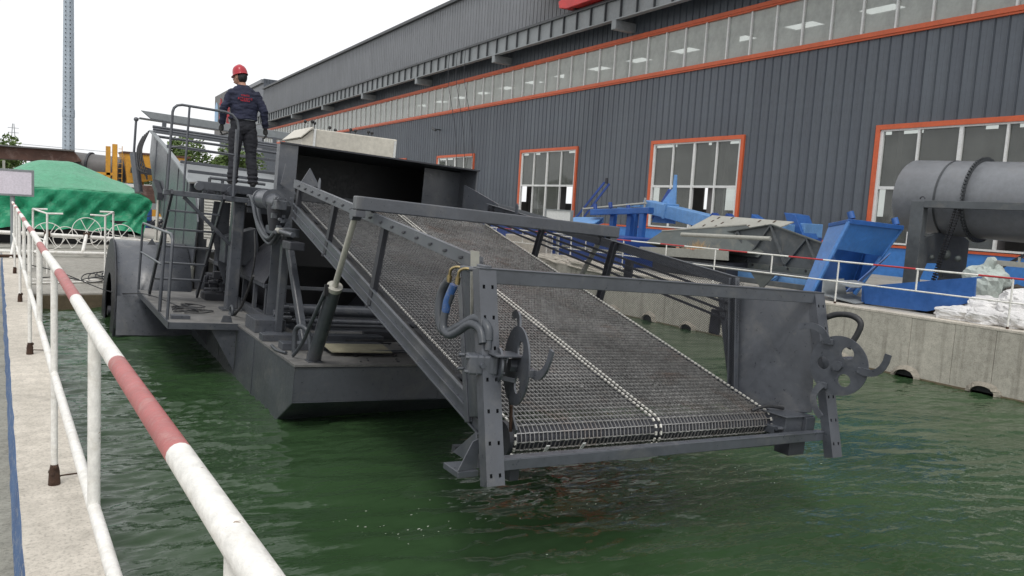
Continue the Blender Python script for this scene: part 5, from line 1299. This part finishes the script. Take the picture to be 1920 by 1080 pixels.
p_ = MB(); p_.box((15.9, 10.9, 1.36), (15.98, 14.1, 1.56)); o_ = wp(p_, 'base_strip', M['yard_green'], t)
for y in (11.2, 11.7, 12.2, 12.75, 13.3, 13.55):
    p_ = MB(); p_.tube([(15.89, y, 1.52), (15.91, y, 1.52)], .03, 10); wp(p_, 'bolt_hole', M['black'], t)
p_ = MB(); p_.box((16.2, 10.8, GZ), (17.6, 13.8, 1.5)); wp(p_, 'cradle', M['yard_grey'], t, .02)
p_ = MB(); p_.box((16.05, 11.4, 1.5), (17.6, 13.2, 2.0)); wp(p_, 'inner_box', M['yard_grey'], t, .02)
# low dark frame in front of it
t = wt('low_steel_frame', 'low dark steel frame with a V gusset lying behind the railing', 'steel frame', (14.7, 12.4, GZ))
p_ = MB(); p_.box((14.6, 10.2, 1.42), (14.75, 15.1, 1.50)).box((14.6, 10.0, 1.0), (14.7, 10.2, 1.48)).box((15.4, 10.2, 1.10), (15.5, 15.1, 1.22)); wp(p_, 'beam', M['yard_grey'], t, .006)
p_ = MB(); p_.prism([(11.75, 1.42), (11.1, 1.42), (11.42, 1.06)], 0, 14.62, 14.66); wp(p_, 'gusset', M['yard_green'], t)
# blue plinth beams under the bucket
t = wt('blue_beam', 'blue steel beam lying under the ribbed grey bucket', 'beam', (15.6, 11.7, GZ))
p_ = MB(); p_.box((15.55, 10.6, 1.14), (15.7, 13.0, 1.40)).beam((15.4, 12.0, 1.08), (15.5, 11.6, 1.4), .08, .04); wp(p_, 'web', M['blue_lt'], t, .01)
# grey green skip with dry grass
t = wt('steel_skip', 'open grey green steel skip with sloping side and pale lower rim', 'skip', (15.3, 14, GZ))
p_ = MB(); p_.plate([(15.0, 15.75, 1.85), (15.3, 15.4, 2.20), (16.2, 13.3, 2.50), (16.2, 12.4, 2.1), (15.9, 12.6, 1.72), (15.5, 15.5, 1.7)], .03); wp(p_, 'side_sheet', M['yard_green'], t)
p_ = MB(); p_.beam((15.28, 15.42, 2.21), (16.2, 13.3, 2.52), .05, .03); p_.tube([(15.1, 14.5, 2.16), (15.4, 11.9, 2.22)], .055, 12); wp(p_, 'rim', M['yard_pale'], t)
p_ = MB(); p_.plate([(14.95, 15.9, 1.72), (14.95, 12.75, 1.86), (14.97, 12.75, 1.62), (14.97, 15.9, 1.52)], .03); p_.plate([(14.95, 15.9, 1.72), (14.95, 12.75, 1.86), (15.9, 12.6, 1.86), (15.9, 15.6, 1.72)], .02); wp(p_, 'lower_rim', M['yard_pale'], t)
p_ = MB(); p_.box((15.1, 12.9, GZ), (16.4, 15.5, 1.55)); wp(p_, 'underside', M['machine_dark'], t)
t = wt('dry_grass', 'tuft of dry orange grass growing out of the grey green skip', 'grass', (15.0, 13.9, 1.8)); mb = MB()
for i in range(170):
    x = 15.05+rs.uniform(-.08, .1); y = 13.85+rs.gauss(0, .22); h = rs.uniform(.10, .34)*max(.3, 1-abs(y-13.85)*1.3); dx = rs.uniform(-.1, .1); dy = rs.uniform(-.16, .16)
    mb.add([(x, y-.005, 1.78), (x, y+.005, 1.78), (x+dx, y+dy, 1.80+h)], [(0, 1, 2)])
wp(mb, 'blades', M['grass'], t, kind='stuff'); 
mb = MB()
for i in range(24): x = 15.0+rs.uniform(-.05, .1); y = 13.75+rs.gauss(0, .25); mb.sphere((x, y, 1.80), rs.uniform(.02, .05), 6, 4, (1, 1.5, .6))
wp(mb, 'waste', M['orange_brown'], t)
# pale perforated plate lying on the skip
t = wt('slotted_plate', 'pale rectangular steel plate with bolt slots lying tilted on the skips', 'plate', (17, 14.5, 2.3))
p_ = MB(); p_.plate([(16.6, 15.75, 2.28), (17.4, 15.55, 2.72), (17.4, 12.75, 2.66), (16.6, 13.2, 2.25)], .03); wp(p_, 'plate', M['yard_pale'], t)
for (f, g) in ((.14, .3), (.14, .62), (.14, .85), (.3, .3), (.3, .55), (.3, .9), (.66, .25), (.66, .5), (.66, .85), (.82, .2), (.82, .6), (.82, .9)):
    a = Vector((16.6, 15.75, 2.28)).lerp(Vector((16.6, 13.2, 2.25)), f); b = Vector((17.4, 15.55, 2.72)).lerp(Vector((17.4, 12.75, 2.66)), f); q = a.lerp(b, g)+Vector((-.010, 0, .02))
    p_ = MB(); p_.beam(q-Vector((.05, 0, .027)), q+Vector((.05, 0, .027)), .05, .006); wp(p_, 'slot', M['rust'], t)
# blue scrap frames
t = wt('blue_chute', 'blue box section chute sloping across the yard below the middle window', 'chute', (18, 17, GZ))
p_ = MB(); p_.beam((18.3, 19.2, 2.93), (18.0, 15.6, 2.45), .5, .42); wp(p_, 'box_section', M['blue_lt'], t, .02)
p_ = MB(); p_.beam((18.2, 18.1, 2.80), (18.19, 18.0, 2.78), .56, .5); wp(p_, 'joint_flange', M['blue_lt'], t, .01)
p_ = MB(); p_.beam((18.8, 17.4, 2.45), (19.2, 14.2, 2.35), .6, .5); wp(p_, 'lower_section', M['blue_lt'], t, .02)
for y in (15.9, 15.35): p_ = MB(); p_.beam((17.8, y, 2.45), (17.8, y-.2, 2.72), .25, .3); wp(p_, 'fin', M['blue_dk'], t)
t = wt('blue_post_frame', 'blue steel frame of four short posts on a base plate, left of the blue chute', 'steel frame', (17.5, 19.2, GZ))
for (x, y) in ((17.4, 20.0), (17.4, 19.15), (17.2, 18.35), (18.2, 19.8)):
    p_ = MB(); p_.channel((x, y, 1.72), (x, y-.03, 2.72), .20, .14, (-1, 0, 0), .02); wp(p_, 'post', M['blue'], t, .01)
p_ = MB(); p_.beam((17.3, 20.9, 2.62), (17.3, 18.0, 2.78), .25, .2); wp(p_, 'head_beam', M['blue'], t, .02)
p_ = MB(); p_.box((16.9, 18.0, 1.60), (18.4, 20.6, 1.72)); wp(p_, 'base_plate', M['blue_lt'], t, .01)
p_ = MB(); p_.box((17.2, 15.8, GZ), (19.2, 21.6, 1.6)); wp(p_, 'plinth', M['blue_dk'], t, .02)
for (y, z) in ((20.7, 2.85), (19.9, 2.92), (19.0, 2.85)): p_ = MB(); p_.tube([(17.25, y, z-.12), (17.25, y+.05, z+.06)], .07, 10); wp(p_, 'bolt', M['blue_dk'], t)
t = wt('blue_mast', 'slim pale blue upright blade standing before the middle window', 'steel part', (18.5, 18.3, GZ))
p_ = MB(); p_.prism([(18.32, 4.0), (18.22, 4.0), (18.12, 2.4), (19.2, 2.4), (18.85, 3.0), (18.34, 3.55)], 0, 18.5, 18.56); wp(p_, 'blade', M['blue_lt'], t, .01)
p_ = MB(); p_.beam((18.7, 19.3, 2.5), (18.7, 18.6, 3.5), .16, .14, (1, 0, 0)); wp(p_, 'brace', M['blue_dk'], t, .01)
t = wt('blue_boom', 'thin dark blue double boom leaning against the wall left of the blue frames', 'steel part', (18, 22, GZ))
p_ = MB(); p_.beam((18, 23.0, 2.1), (18.6, 21.9, 3.75), .07, .07); p_.beam((18.15, 22.75, 2.1), (18.7, 21.75, 3.70), .07, .07); split(p_, 'arm', M['blue_dk'], t, 0, Matrix.Translation(t.location).inverted())
p_ = MB(); p_.tube([(18.6, 21.8, 3.7), (18.6, 21.8, 3.9)], .06, 8); wp(p_, 'tip', M['machine_dark'], t)
t = wt('grey_pipe_frame', 'grey pipe rail resting across the blue frames', 'pipe', (17.8, 20.5, 2.8))
p_ = MB(); p_.tube([(18.0, 22.3, 2.72), (17.9, 18.9, 3.02)], .04, 10).tube([(18.0, 22.3, 2.05), (18.0, 22.3, 2.78)], .03, 8).tube([(17.9, 18.95, 2.6), (17.9, 18.95, 3.2)], .035, 8); wp(p_, 'pipe', M['yard_pale'], t)
p_ = MB(); 
for k in range(7): p_.box((18.2, 19.0+.42*(k % 4)+.1, 2.75+.14*(k//4)), (18.4, 19.28+.42*(k % 4)+.1, 2.85+.14*(k//4)))
wp(p_, 'lattice_piece', M['blue_lt'], t)
t = wt('light_blue_sheets', 'stack of pale blue folded sheets between arch beam and blue posts', 'steel sheets', (17, 21.5, GZ))
for k in range(4): p_ = MB(); p_.plate([(16.6+.1*k, 23.0-.2*k, 2.02+.05*k), (16.6+.1*k, 20.6-.1*k, 2.05+.06*k), (17.5, 20.5, 2.28+.06*k), (17.5, 23.0-.3*k, 2.25+.05*k)], .03); wp(p_, 'sheet', M['blue_lt'], t)
p_ = MB(); p_.box((16.8, 20.4, GZ), (17.9, 23.6, 1.95)); wp(p_, 'stack_base', M['blue_dk'], t, .02)
t = wt('blue_machine_bed', 'blue machine bed behind the ribbed bucket near the dark wall', 'machine part', (20, 15.3, GZ))
p_ = MB(); p_.box((19.9, 14.2, 2.25), (20.8, 15.8, 2.66)); wp(p_, 'bed', M['blue_lt'], t, .02)
p_ = MB(); p_.prism([(14.1, 2.2), (14.5, 2.9), (14.9, 2.95), (14.5, 2.2)], 0, 19.8, 20.5); p_.prism([(16.1, 2.86), (15.6, 2.62), (16.1, 2.62)], 0, 19.8, 20.1); split(p_, 'end_plate', M['blue'], t, .01, Matrix.Translation(t.location).inverted())
p_ = MB(); p_.box((20, 14.2, GZ), (20.8, 15.8, 2.25)); wp(p_, 'legs', M['blue_dk'], t)
# low blue and dark stock seen through the starboard screen
t = wt('blue_container', 'low dark blue steel container seen through the conveyor side screen', 'container', (15, 19, GZ))
p_ = MB(); p_.box((14.6, 16.2, GZ), (16.2, 19.0, 1.95)); wp(p_, 'box', M['blue_dk'], t, .02)
p_ = MB(); p_.box((14.58, 16.2, 1.5), (14.599, 19.0, 1.56)); wp(p_, 'band', M['yard_pale'], t)
t = wt('blue_container', 'second low blue container farther along, beside the pale block', 'container', (15, 22.5, GZ))
p_ = MB(); p_.box((14.6, 20.2, GZ), (16.2, 25.5, 2.25)); wp(p_, 'box', M['blue_dk'], t, .02)
t = wt('concrete_block', 'pale rough concrete block by the pool edge behind the screen', 'concrete block', (14.1, 20.4, GZ))
p_ = MB(); p_.box((13.9, 19.4, GZ), (14.5, 21.2, 1.75)); wp(p_, 'block', M['conc_quay'], t, .05)
t = wt('white_pipe_gate', 'small white pipe gate by the pale concrete block', 'gate', (14.0, 18.8, GZ))
p_ = MB()
for y in (18.4, 19.0, 17.8): p_.tube([(14.0, y, GZ), (14.0, y, 1.85)], .022, 8)
p_.tube([(14.0, 17.8, 1.85), (14.0, 19.0, 1.85)], .022, 8).tube([(14.0, 17.8, 1.5), (14.0, 19.0, 1.5)], .018, 8); wp(p_, 'pipes', M['white_pipe'], t)
for k, (x, y, z, a, b, c3) in enumerate(((13.7, 16.3, .0, .3, 1.1, .14), (13.75, 18.3, .02, .35, .8, .16))):
    t = sack('cloth_heap', ('long pale dusty cloth heap on the pool edge behind the screen', 'shorter pale dusty cloth heap farther along the pool edge')[k], (x, y, GZ+z), (a, b, c3), M['conc_quay'], None, 20.3+k*9)
t = wt('white_notice_board', 'small blank white notice board standing in front of the second window', 'sign', (13.9, 18.3, GZ))
p_ = MB(); p_.box((13.88, 17.75, 2.12), (13.92, 18.95, 2.60)); wp(p_, 'board', M['white_frame'], t)
p_ = MB(); p_.box((13.86, 17.70, 2.60), (13.94, 19.0, 2.63)).box((13.86, 17.70, 2.08), (13.94, 17.75, 2.60)).box((13.86, 18.95, 2.08), (13.94, 19.0, 2.60)); wp(p_, 'frame', M['beam_grey'], t)
p_ = MB(); p_.tube([(13.9, 18.35, GZ), (13.9, 18.35, 2.12)], .03, 8); wp(p_, 'post', M['beam_grey'], t)

# ================================================================== LEFT BACKGROUND
# sign board on the quay
t = wt('sign_board', 'blank pale board in a grey frame on a pipe post, at the left edge', 'sign', (.29, 20, .78))
p_ = MB(); p_.box((-.75, 20.0, 2.24), (.63, 20.03, 2.73)); wp(p_, 'board', M['board'], t)
p_ = MB(); p_.box((-.8, 19.99, 2.73), (.68, 20.04, 2.775)).box((-.8, 19.99, 2.195), (.68, 20.04, 2.24)).box((.63, 19.99, 2.24), (.68, 20.04, 2.73)); wp(p_, 'frame', M['beam_grey'], t, .004)
p_ = MB(); p_.tube([(.28, 20.06, .7), (.28, 20.06, 2.3)], .045, 12); wp(p_, 'post', M['beam_grey'], t)
# white pipe prop and rusty base
t = wt('white_prop', 'white bent pipe standing against the sign post', 'pipe', (.33, 17.6, GZ))
p_ = MB(); p_.tube([(.20, 16.9, GZ), (.24, 17.1, 1.30), (.27, 17.3, 1.42), (.28, 17.3, 2.08)], .028, 10); wp(p_, 'pipe', M['white_pipe'], t)
p_ = MB(); p_.tube([(-.15, 16.9, 1.14), (.5, 16.95, 1.14)], .03, 8); wp(p_, 'rusty_bar', M['rust'], t)
# white grab rails on the apron
def goal(x0, x1, y, zb, zt, lean_): 
    return None
t = wt('white_gangway_rail', 'white pipe gangway with two square hand loops standing on the far apron', 'gangway', (1.5, 20, .5))
for x0, x1, sg in ((.66, .90, 1), (2.26, 2.02, -1)):
    p_ = MB(); y = 20.0
    p_.tube([(x0, y+.2, .62), (x0, y+.2, 1.93)], .022, 8).tube([(x1, y-.5, .55), (x1, y-.5, 1.86)], .022, 8)
    p_.tube([(x0, y+.2, 1.93), (x1, y-.5, 1.86)], .020, 8)
    p_.tube([(x0, y+.2, 1.93), (x0+sg*.28, y+.2, 1.93)], .020, 8).tube([(x1, y-.5, 1.86), (x1+sg*.3, y-.5, 1.87)], .020, 8)
    for f in (.55, .28): p_.tube([(x0, y+.2, .62+1.3*f), (x1, y-.5, .55+1.3*f)], .016, 8)
    wp(p_, 'hand_loop', M['white_pipe'], t)
p_ = MB(); p_.tube(smoothpath([(.4, 19.6, .42), (1.2, 19.5, .40), (1.8, 19.5, .42), (1.98, 19.5, .46), (2.02, 19.5, .62)], 5), .022, 8).tube([(.3, 18.9, .40), (2.4, 19.2, .42)], .02, 8)
wp(p_, 'base_pipe', M['white_pipe'], t)
# long axle with big spoked wheels
t = wt('wheel_line_axle', 'long white axle pipe on slanted legs in front of the green cover', 'pipe', (1.2, 23.3, .78))
p_ = MB(); p_.tube([(-1.5, 23.3, 1.25), (.8, 23.3, 1.19), (3.6, 23.3, 1.08)], .05, 12); wp(p_, 'axle', M['white_pipe'], t)
p_ = MB(); p_.tube([(-1.0, 22.6, .80), (.6, 22.6, .78), (3.4, 22.6, .75)], .045, 12); wp(p_, 'lower_pipe', M['white_pipe'], t)
for x in (1.05, 1.95):
    p_ = MB(); p_.tube([(x+.02, 23.28, 1.20), (x-.12, 22.6, .80)], .045, 10); wp(p_, 'leg', M['white_pipe'], t)
    p_ = MB(); p_.tube([(x-.05, 23.3, 1.19), (x+.09, 23.3, 1.185)], .08, 10); wp(p_, 'clamp', M['rust'], t)
wl = ['left of the gangway loop', 'between the first two wheels, set lower', 'standing highest in the middle', 'right of the middle wheel, set lower', 'nearest the paddle housing']
for i, (x, y, z, r_) in enumerate(((1.12, 23.9, 1.10, .36), (1.55, 24.2, 1.05, .30), (2.03, 23.9, 1.28, .35), (2.45, 24.2, 1.05, .30), (2.88, 23.9, 1.15, .33))):
    t = wt('spoked_wheel', 'thin white rimmed spoked wheel under the green cover, '+wl[i], 'wheel', (x, y, z-r_), 'spoked wheels under the green cover')
    p_ = MB(); p_.tube([(x+r_*cos(2*pi*k/30), y+.1*sin(2*pi*k/30), z+r_*sin(2*pi*k/30)) for k in range(31)], .011, 6, caps=False); wp(p_, 'rim', M['white_pipe'], t)
    for k in range(6): a = pi*k/3+i; p_ = MB(); p_.tube([(x, y, z), (x+r_*cos(a), y+.1*sin(a), z+r_*sin(a))], .009, 6); wp(p_, 'spoke', M['white_pipe'], t)
# green tarpaulin over a long load
t = wt('tarpaulin', 'big green tarpaulin draped over a long load behind the pool', 'tarpaulin', (-.5, 28, .78))
mb = MB(); nx, ny = 150, 60; vs = []; fs = []
prof = [(25.3, 1.22), (25.5, 1.75), (25.75, 2.33), (25.95, 2.42), (27.2, 2.85), (28.6, 3.22), (30.0, 3.25), (31.5, 2.3), (31.8, 1.1)]
for i in range(nx+1):
    f = i/nx; x = -7+f*11.1
    for j in range(ny+1):
        g_ = j/ny*(len(prof)-1); k = min(int(g_), len(prof)-2); h = g_-k; h_ = h*h*(3-2*h)*.4+h*.6
        y = prof[k][0]*(1-h)+prof[k+1][0]*h; z = prof[k][1]*(1-h_)+prof[k+1][1]*h_
        crest = max(0, z-2.36); e = min(1, max(0, (x-2.0)/2.2)); q_ = min(1, max(0, (1.35-x)/1.9)); q_ = q_*q_*(3-2*q_)
        z -= crest*max(e**1.1, q_*.86)
        if x > 3.4: z -= (x-3.4)**2*.5
        z += .04*noise.noise(Vector((x*.8, y*.8, 0)))+.02*noise.noise(Vector((x*3, y*3, 2)))
        hang = max(0, 1-abs((z-1.7)/.75)) if j < ny*.3 else 0
        # diagonal drape folds
        fold = .16*(1-2*abs(noise.noise(Vector((x*1.1+z*1.3, z*.4, 3)))))+.12*(1-2*abs(noise.noise(Vector((x*2.6-z*2.2, z*.8, 7)))))+.05*noise.noise(Vector((x*8+z*3, z*5, 1)))
        y += fold*hang*1.6
        if j < ny*.12: z += .12*noise.noise(Vector((x*1.1, 5, 0)))
        y += (x-1.5)*.18
        xx = x-(.35*(1-min(1, max(0, (z-1.1)/1.2))) if x > 3.0 else 0)*max(0, (x-3.0))
        vs.append((xx, y, z))
for i in range(nx):
    for j in range(ny): a = i*(ny+1)+j; fs.append((a, a+ny+1, a+ny+2, a+1))
mb.add(vs, fs, True); wp(mb, 'cover', M['tarp'], t)
e = len(vs)
mb = MB(); mb.add([vs[nx*(ny+1)+j] for j in range(ny+1)]+[(3.4, 29, 1.0)], [(j, j+1, ny+1) for j in range(ny)]); wp(mb, 'end_flap', M['tarp'], t)
t = wt('covered_load', 'black block standing for the shaded gap below the green tarpaulin', 'machinery', (0, 28, .78))
p_ = MB(); p_.box((-7, 25.9, .78), (3.3, 31, 1.5)); wp(p_, 'dark_filler', M['black'], t)  # black block paints the shade under the cover
# far yard
t = wt('brown_conveyor_housing', 'long rusty brown housing behind the green tarpaulin', 'machinery', (-2, 40, .78))
p_ = MB(); p_.prism([(-9, 3.3), (2.6, 3.45), (3.2, 3.55), (2.9, 3.95), (-9, 3.85)], 1, 40, 42); wp(p_, 'housing', M['brown'], t)
p_ = MB(); p_.prism([(-9, 3.86), (2.9, 3.96), (2.9, 4.02), (-9, 3.92)], 1, 39.8, 42.2); wp(p_, 'roof', M['dull_grey'], t)
p_ = MB(); p_.box((-6, 40.3, .78), (-.2, 41.5, 3.3)); wp(p_, 'supports', M['dull_grey'], t)
for k in range(3): p_ = MB(); p_.box((-1.2+.7*k, 39.9, 2.5), (-1.1+.7*k, 40, 3.35)); wp(p_, 'post', M['yard_pale'], t)
t = wt('far_drum', 'long grey rotary drum with a dark end, left of the yellow hopper', 'drum', (4, 41, .78))
p_ = MB(); p_.tube([(1.5, 42, 3.5), (4.9, 40.5, 3.3)], .58, 28); wp(p_, 'shell', M['dull_grey'], t)
p_ = MB(); p_.tube([(4.9, 40.5, 3.3), (5.2, 40.37, 3.28)], .60, 28); wp(p_, 'end_ring', M['machine_dark'], t)
p_ = MB(); p_.tube([(3.6, 41.07, 3.37), (3.68, 41.03, 3.365)], .66, 28); wp(p_, 'tyre', M['machine_dark'], t)
t = wt('yellow_tower', 'pair of yellow ladder posts standing before the far grey drum', 'tower', (4.4, 39.5, .78))
for (x0, x1, zt) in ((4.36, 4.56, 4.42), (4.1, 4.28, 4.3)): p_ = MB(); p_.box((x0, 39.4, 1.5), (x1, 39.6, zt)); wp(p_, 'post', M['yellow'], t, .01)
p_ = MB(); p_.box((3.3, 39.4, 3.0), (4.36, 39.6, 3.12)).box((3.9, 39.45, 2.0), (4.1, 39.55, 3.0)); wp(p_, 'beam', M['yellow'], t)
p_ = MB()
for k in range(7): z = 2.9+.22*k; p_.beam((4.6, 39.4, z), (4.75, 39.4, z), .02, .02)
p_.tube([(4.75, 39.4, 2.6), (4.75, 39.4, 4.35)], .015, 6); wp(p_, 'ladder', M['yellow'], t)
t = wt('yellow_hopper', 'orange yellow hopper with sloped underside on a yellow leg', 'hopper', (5.8, 40, .78))
p_ = MB(); p_.prism([(4.85, 4.05), (7.6, 4.05), (7.2, 3.15), (5.5, 2.75), (5.0, 2.70)], 1, 39.6, 41.4); wp(p_, 'bin', M['yellow'], t, .02)
p_ = MB(); p_.box((4.82, 39.55, 4.05), (7.7, 41.4, 4.14)); wp(p_, 'rim', M['brown'], t)
p_ = MB(); p_.box((5.45, 40, .78), (5.75, 40.4, 2.8)).box((7.0, 40, .78), (7.3, 40.4, 3.1)); split(p_, 'leg', M['yellow'], t, 0, Matrix.Translation(t.location).inverted())
p_ = MB(); p_.beam((5.1, 39.3, 3.30), (7.2, 39.3, 3.2), .25, .25); p_.tube(smoothpath([(5.2, 39.4, 3.6), (5.3, 39.3, 3.85), (5.6, 39.3, 3.5), (6.4, 39.3, 3.3)], 6), .035, 6); wp(p_, 'black_pipes', M['machine_dark'], t)
t = wt('brown_bin', 'rusty brown bin under the yellow hopper', 'bin', (6.2, 39, .78))
p_ = MB(); p_.box((5.35, 38.6, 1.85), (7.6, 40, 2.65)); wp(p_, 'bin', M['brown'], t, .02)
p_ = MB(); p_.box((5.3, 38.5, 1.25), (7.6, 39, 1.55)); wp(p_, 'yellow_base', M['yellow'], t)
t = wt('blue_drum', 'small blue barrel beside the yellow base, left of the boat frame', 'barrel', (5.7, 37.5, .78))
p_ = MB(); p_.tube([(5.45, 37.5, .78), (5.45, 37.5, 1.6)], .28, 18); wp(p_, 'barrel', M['blue'], t)
t = wt('scrap_pile', 'dark scrap pile behind the boat stern frame', 'scrap', (6.2, 37, .78))
mb = MB()
for i in range(50): x = 6.3+rs.gauss(0, .5); y = 37+rs.uniform(-.5, .5); z = .8+abs(rs.gauss(0, .3)); mb.beam((x-.2, y, z), (x+.2, y+rs.uniform(-.2, .2), z+rs.uniform(-.2, .3)), .05, .05)
wp(mb, 'scrap', M['machine_dark'], t)
t = wt('white_shed', 'low white roofed shed far behind the yellow hopper', 'shed', (5, 60, .78))
p_ = MB(); p_.box((5.5, 60, .78), (12, 64, 2.5)); wp(p_, 'walls', M['beam_grey'], t)
p_ = MB(); p_.box((5.3, 59.7, 2.5), (12.2, 64.3, 2.75)); wp(p_, 'roof', M['white_frame'], t)
# tall steel pole
t = wt('steel_pole', 'very tall pale blue grey twelve sided steel pole with climbing studs', 'pole', (4, 60, .78))
mb = MB(); n = 12; zs = [.78+1.6*k for k in range(20)]
mb.tube([(4.0+.006*z*0, 60, z) for z in zs], [.40-.0062*z for z in zs], 12); mb.sm = [False]*len(mb.sm); sh_ = wp(mb, 'shaft', M['pole'], t)
for zz in (6.9, 20.0): p_ = MB(); p_.tube([(4.0, 60, zz), (4.0, 60, zz+.5)], [.40-.0062*zz+.02]*2, 12); wp(p_, 'sleeve', M['pole'], t)
st = MB(); st.beam((3.99, 59.62, 0), (3.99, 59.5, 0), .05, .05); s0_ = None
for k in range(64):
    z = 4.2+.28*k
    for a in (-1.25, -.35):
        r_ = .40-.0062*z; x = 4.0+r_*sin(a+.6); y = 60-r_*cos(a+.6)
        if s0_ is None: m_ = MB(); m_.beam((0, .02, 0), (0, -.10, 0), .05, .05); s0_ = m_.build('stud', M['machine_dark'], t); s0_.location = (x-4, y-60, z-.78)
        else: o = s0_.copy(); C.objects.link(o); o.parent = t; o.location = (x-4, y-60, z-.78)
# trees
def tree(label, base, h, rx, ry, rz_, nl, mat, seed, trunkh=.35, group=None):
    R_ = random.Random(seed); t = wt('tree', label, 'tree', base, group); bx_, by_, bz_ = base
    p_ = MB(); top = (bx_, by_, bz_+h*.8); p_.tube([(bx_, by_, bz_), (bx_+.05*h, by_, bz_+h*trunkh), top], [.035*h, .025*h, .006*h], 8)
    for k in range(7):
        a = R_.uniform(0, 2*pi); z0 = bz_+h*R_.uniform(trunkh*.8, .7); p_.tube([(bx_, by_, z0), (bx_+rx*.7*cos(a), by_+ry*.7*sin(a), z0+h*.2)], [.014*h, .003*h], 6)
    wp(p_, 'trunk', M['trunk'], t)
    clumps = []
    for k in range(26):
        a = R_.uniform(0, 2*pi); el = R_.uniform(-.7, 1); q = R_.uniform(.45, 1)
        clumps.append((bx_+rx*q*cos(a)*sqrt(1-el*el*.8), by_+ry*q*sin(a)*sqrt(1-el*el*.8), bz_+h*(1-rz_)+h*rz_*el*q*.95, R_.uniform(.16, .34)*min(rx, h*rz_)))
    mb = MB(); ls = h*.030
    for i in range(nl):
        c = clumps[R_.randrange(len(clumps))]; d = Vector((R_.gauss(0, 1), R_.gauss(0, 1), R_.gauss(0, 1))).normalized()*c[3]*R_.uniform(.6, 1.1)*1.5
        p = Vector(c[:3])+d; a = Vector((R_.gauss(0, 1), R_.gauss(0, 1), R_.gauss(0, .6))).normalized()*ls*R_.uniform(.6, 1.3); b = a.cross(Vector((R_.gauss(0, 1), R_.gauss(0, 1), R_.gauss(0, 1)))).normalized()*ls*.5
        mb.add([p-a, p+b, p+a, p-b], [(0, 1, 2, 3)])
    wp(mb, 'crown', mat, t, kind='stuff')
tree('round green tree above the brown housing at the far left', (-.3, 80, .78), 5.9, 2.1, 2.4, .36, 3800, M['leaf'], 1)
tree('low green tree at the left edge behind the sign board', (-2.8, 82, .78), 5.3, 2.6, 2.4, .38, 3800, M['leaf2'], 2)
tree('leafy tree seen between the bars of the boat stern, left', (13.8, 70, .78), 5.9, 2.4, 2.6, .5, 7000, M['leaf'], 3)
tree('leafy tree seen between the bars of the boat stern, right', (17.4, 72, .78), 6.0, 2.6, 2.6, .5, 7000, M['leaf'], 4)
tree('small bushy tree under the yellow hopper line', (8.8, 75, .78), 3.4, 2.4, 2.0, .45, 2600, M['leaf2'], 5)
tree('small bushy tree far behind the white shed', (12.0, 85, .78), 4.2, 2.6, 2.0, .45, 2600, M['leaf2'], 6)
t = wt('pylon', 'tiny lattice pylon on the skyline above the left tree', 'pylon', (3, 200, .78))
mb = MB()
for sx in (-1, 1):
    for sy in (-1, 1): mb.beam((3+sx*1.0, 200+sy, .78), (3+sx*.12, 200+sy*.1, 14.5), .1, .1)
for z in (11.5, 12.6, 13.6): mb.beam((2.0, 200, z), (4.0, 200, z), .1, .1)
wp(mb, 'lattice', M['beam_grey'], t)
for k, z in enumerate((5.3, 6.1, 4.9)):
    t = wt('power_line', 'thin overhead wire sagging across the sky at the left, '+('middle one', 'topmost one', 'lowest one')[k], 'wire', (0, 90, z), 'overhead wires')
    p_ = MB(); p_.tube([(-6+2.2*i, 90, z+.02*(i-6)**2*.2-.02*i) for i in range(12)], .022, 5); wp(p_, 'wire', M['beam_grey'], t)
# mooring cable from the quay to the boat and loose loops on the apron
t = wt('mooring_cable', 'black cable stretched from the left quay railing to the boat platform', 'cable', (.4, 15, 1.1))
pB = HM @ Vector((-.6, 4.1, .80)); pM = HM @ Vector((-1.26, 7.0, .62))
p_ = MB(); p_.tube(smoothpath([(.36, 15.6, 1.12), (.9, 15.6, .98), tuple(pM), tuple(HM @ Vector((-.9, 5.2, .82))), tuple(pB)], 8), .009, 6); wp(p_, 'cable', M['rubber'], t)
t = wt('cable_loops', 'tangled loops of black cable lying on the far concrete apron', 'cable', (1.9, 19.5, .42))
mb = MB()
for k in range(4): cx, cy = 1.75+.16*k, 19.2+.25*k; mb.tube([(cx+.22*cos(a), cy+.5*sin(a), .44+.10*abs(sin(a))) for a in [2*pi*j/20 for j in range(21)]], .012, 6, caps=False)
mb.tube(smoothpath([(.7, 19.6, .44), (1.2, 19.8, .45), (1.7, 19.0, .42), (2.2, 19.3, .44), (2.7, 18.6, .38)], 6), .012, 6); wp(mb, 'loops', M['rubber'], t)
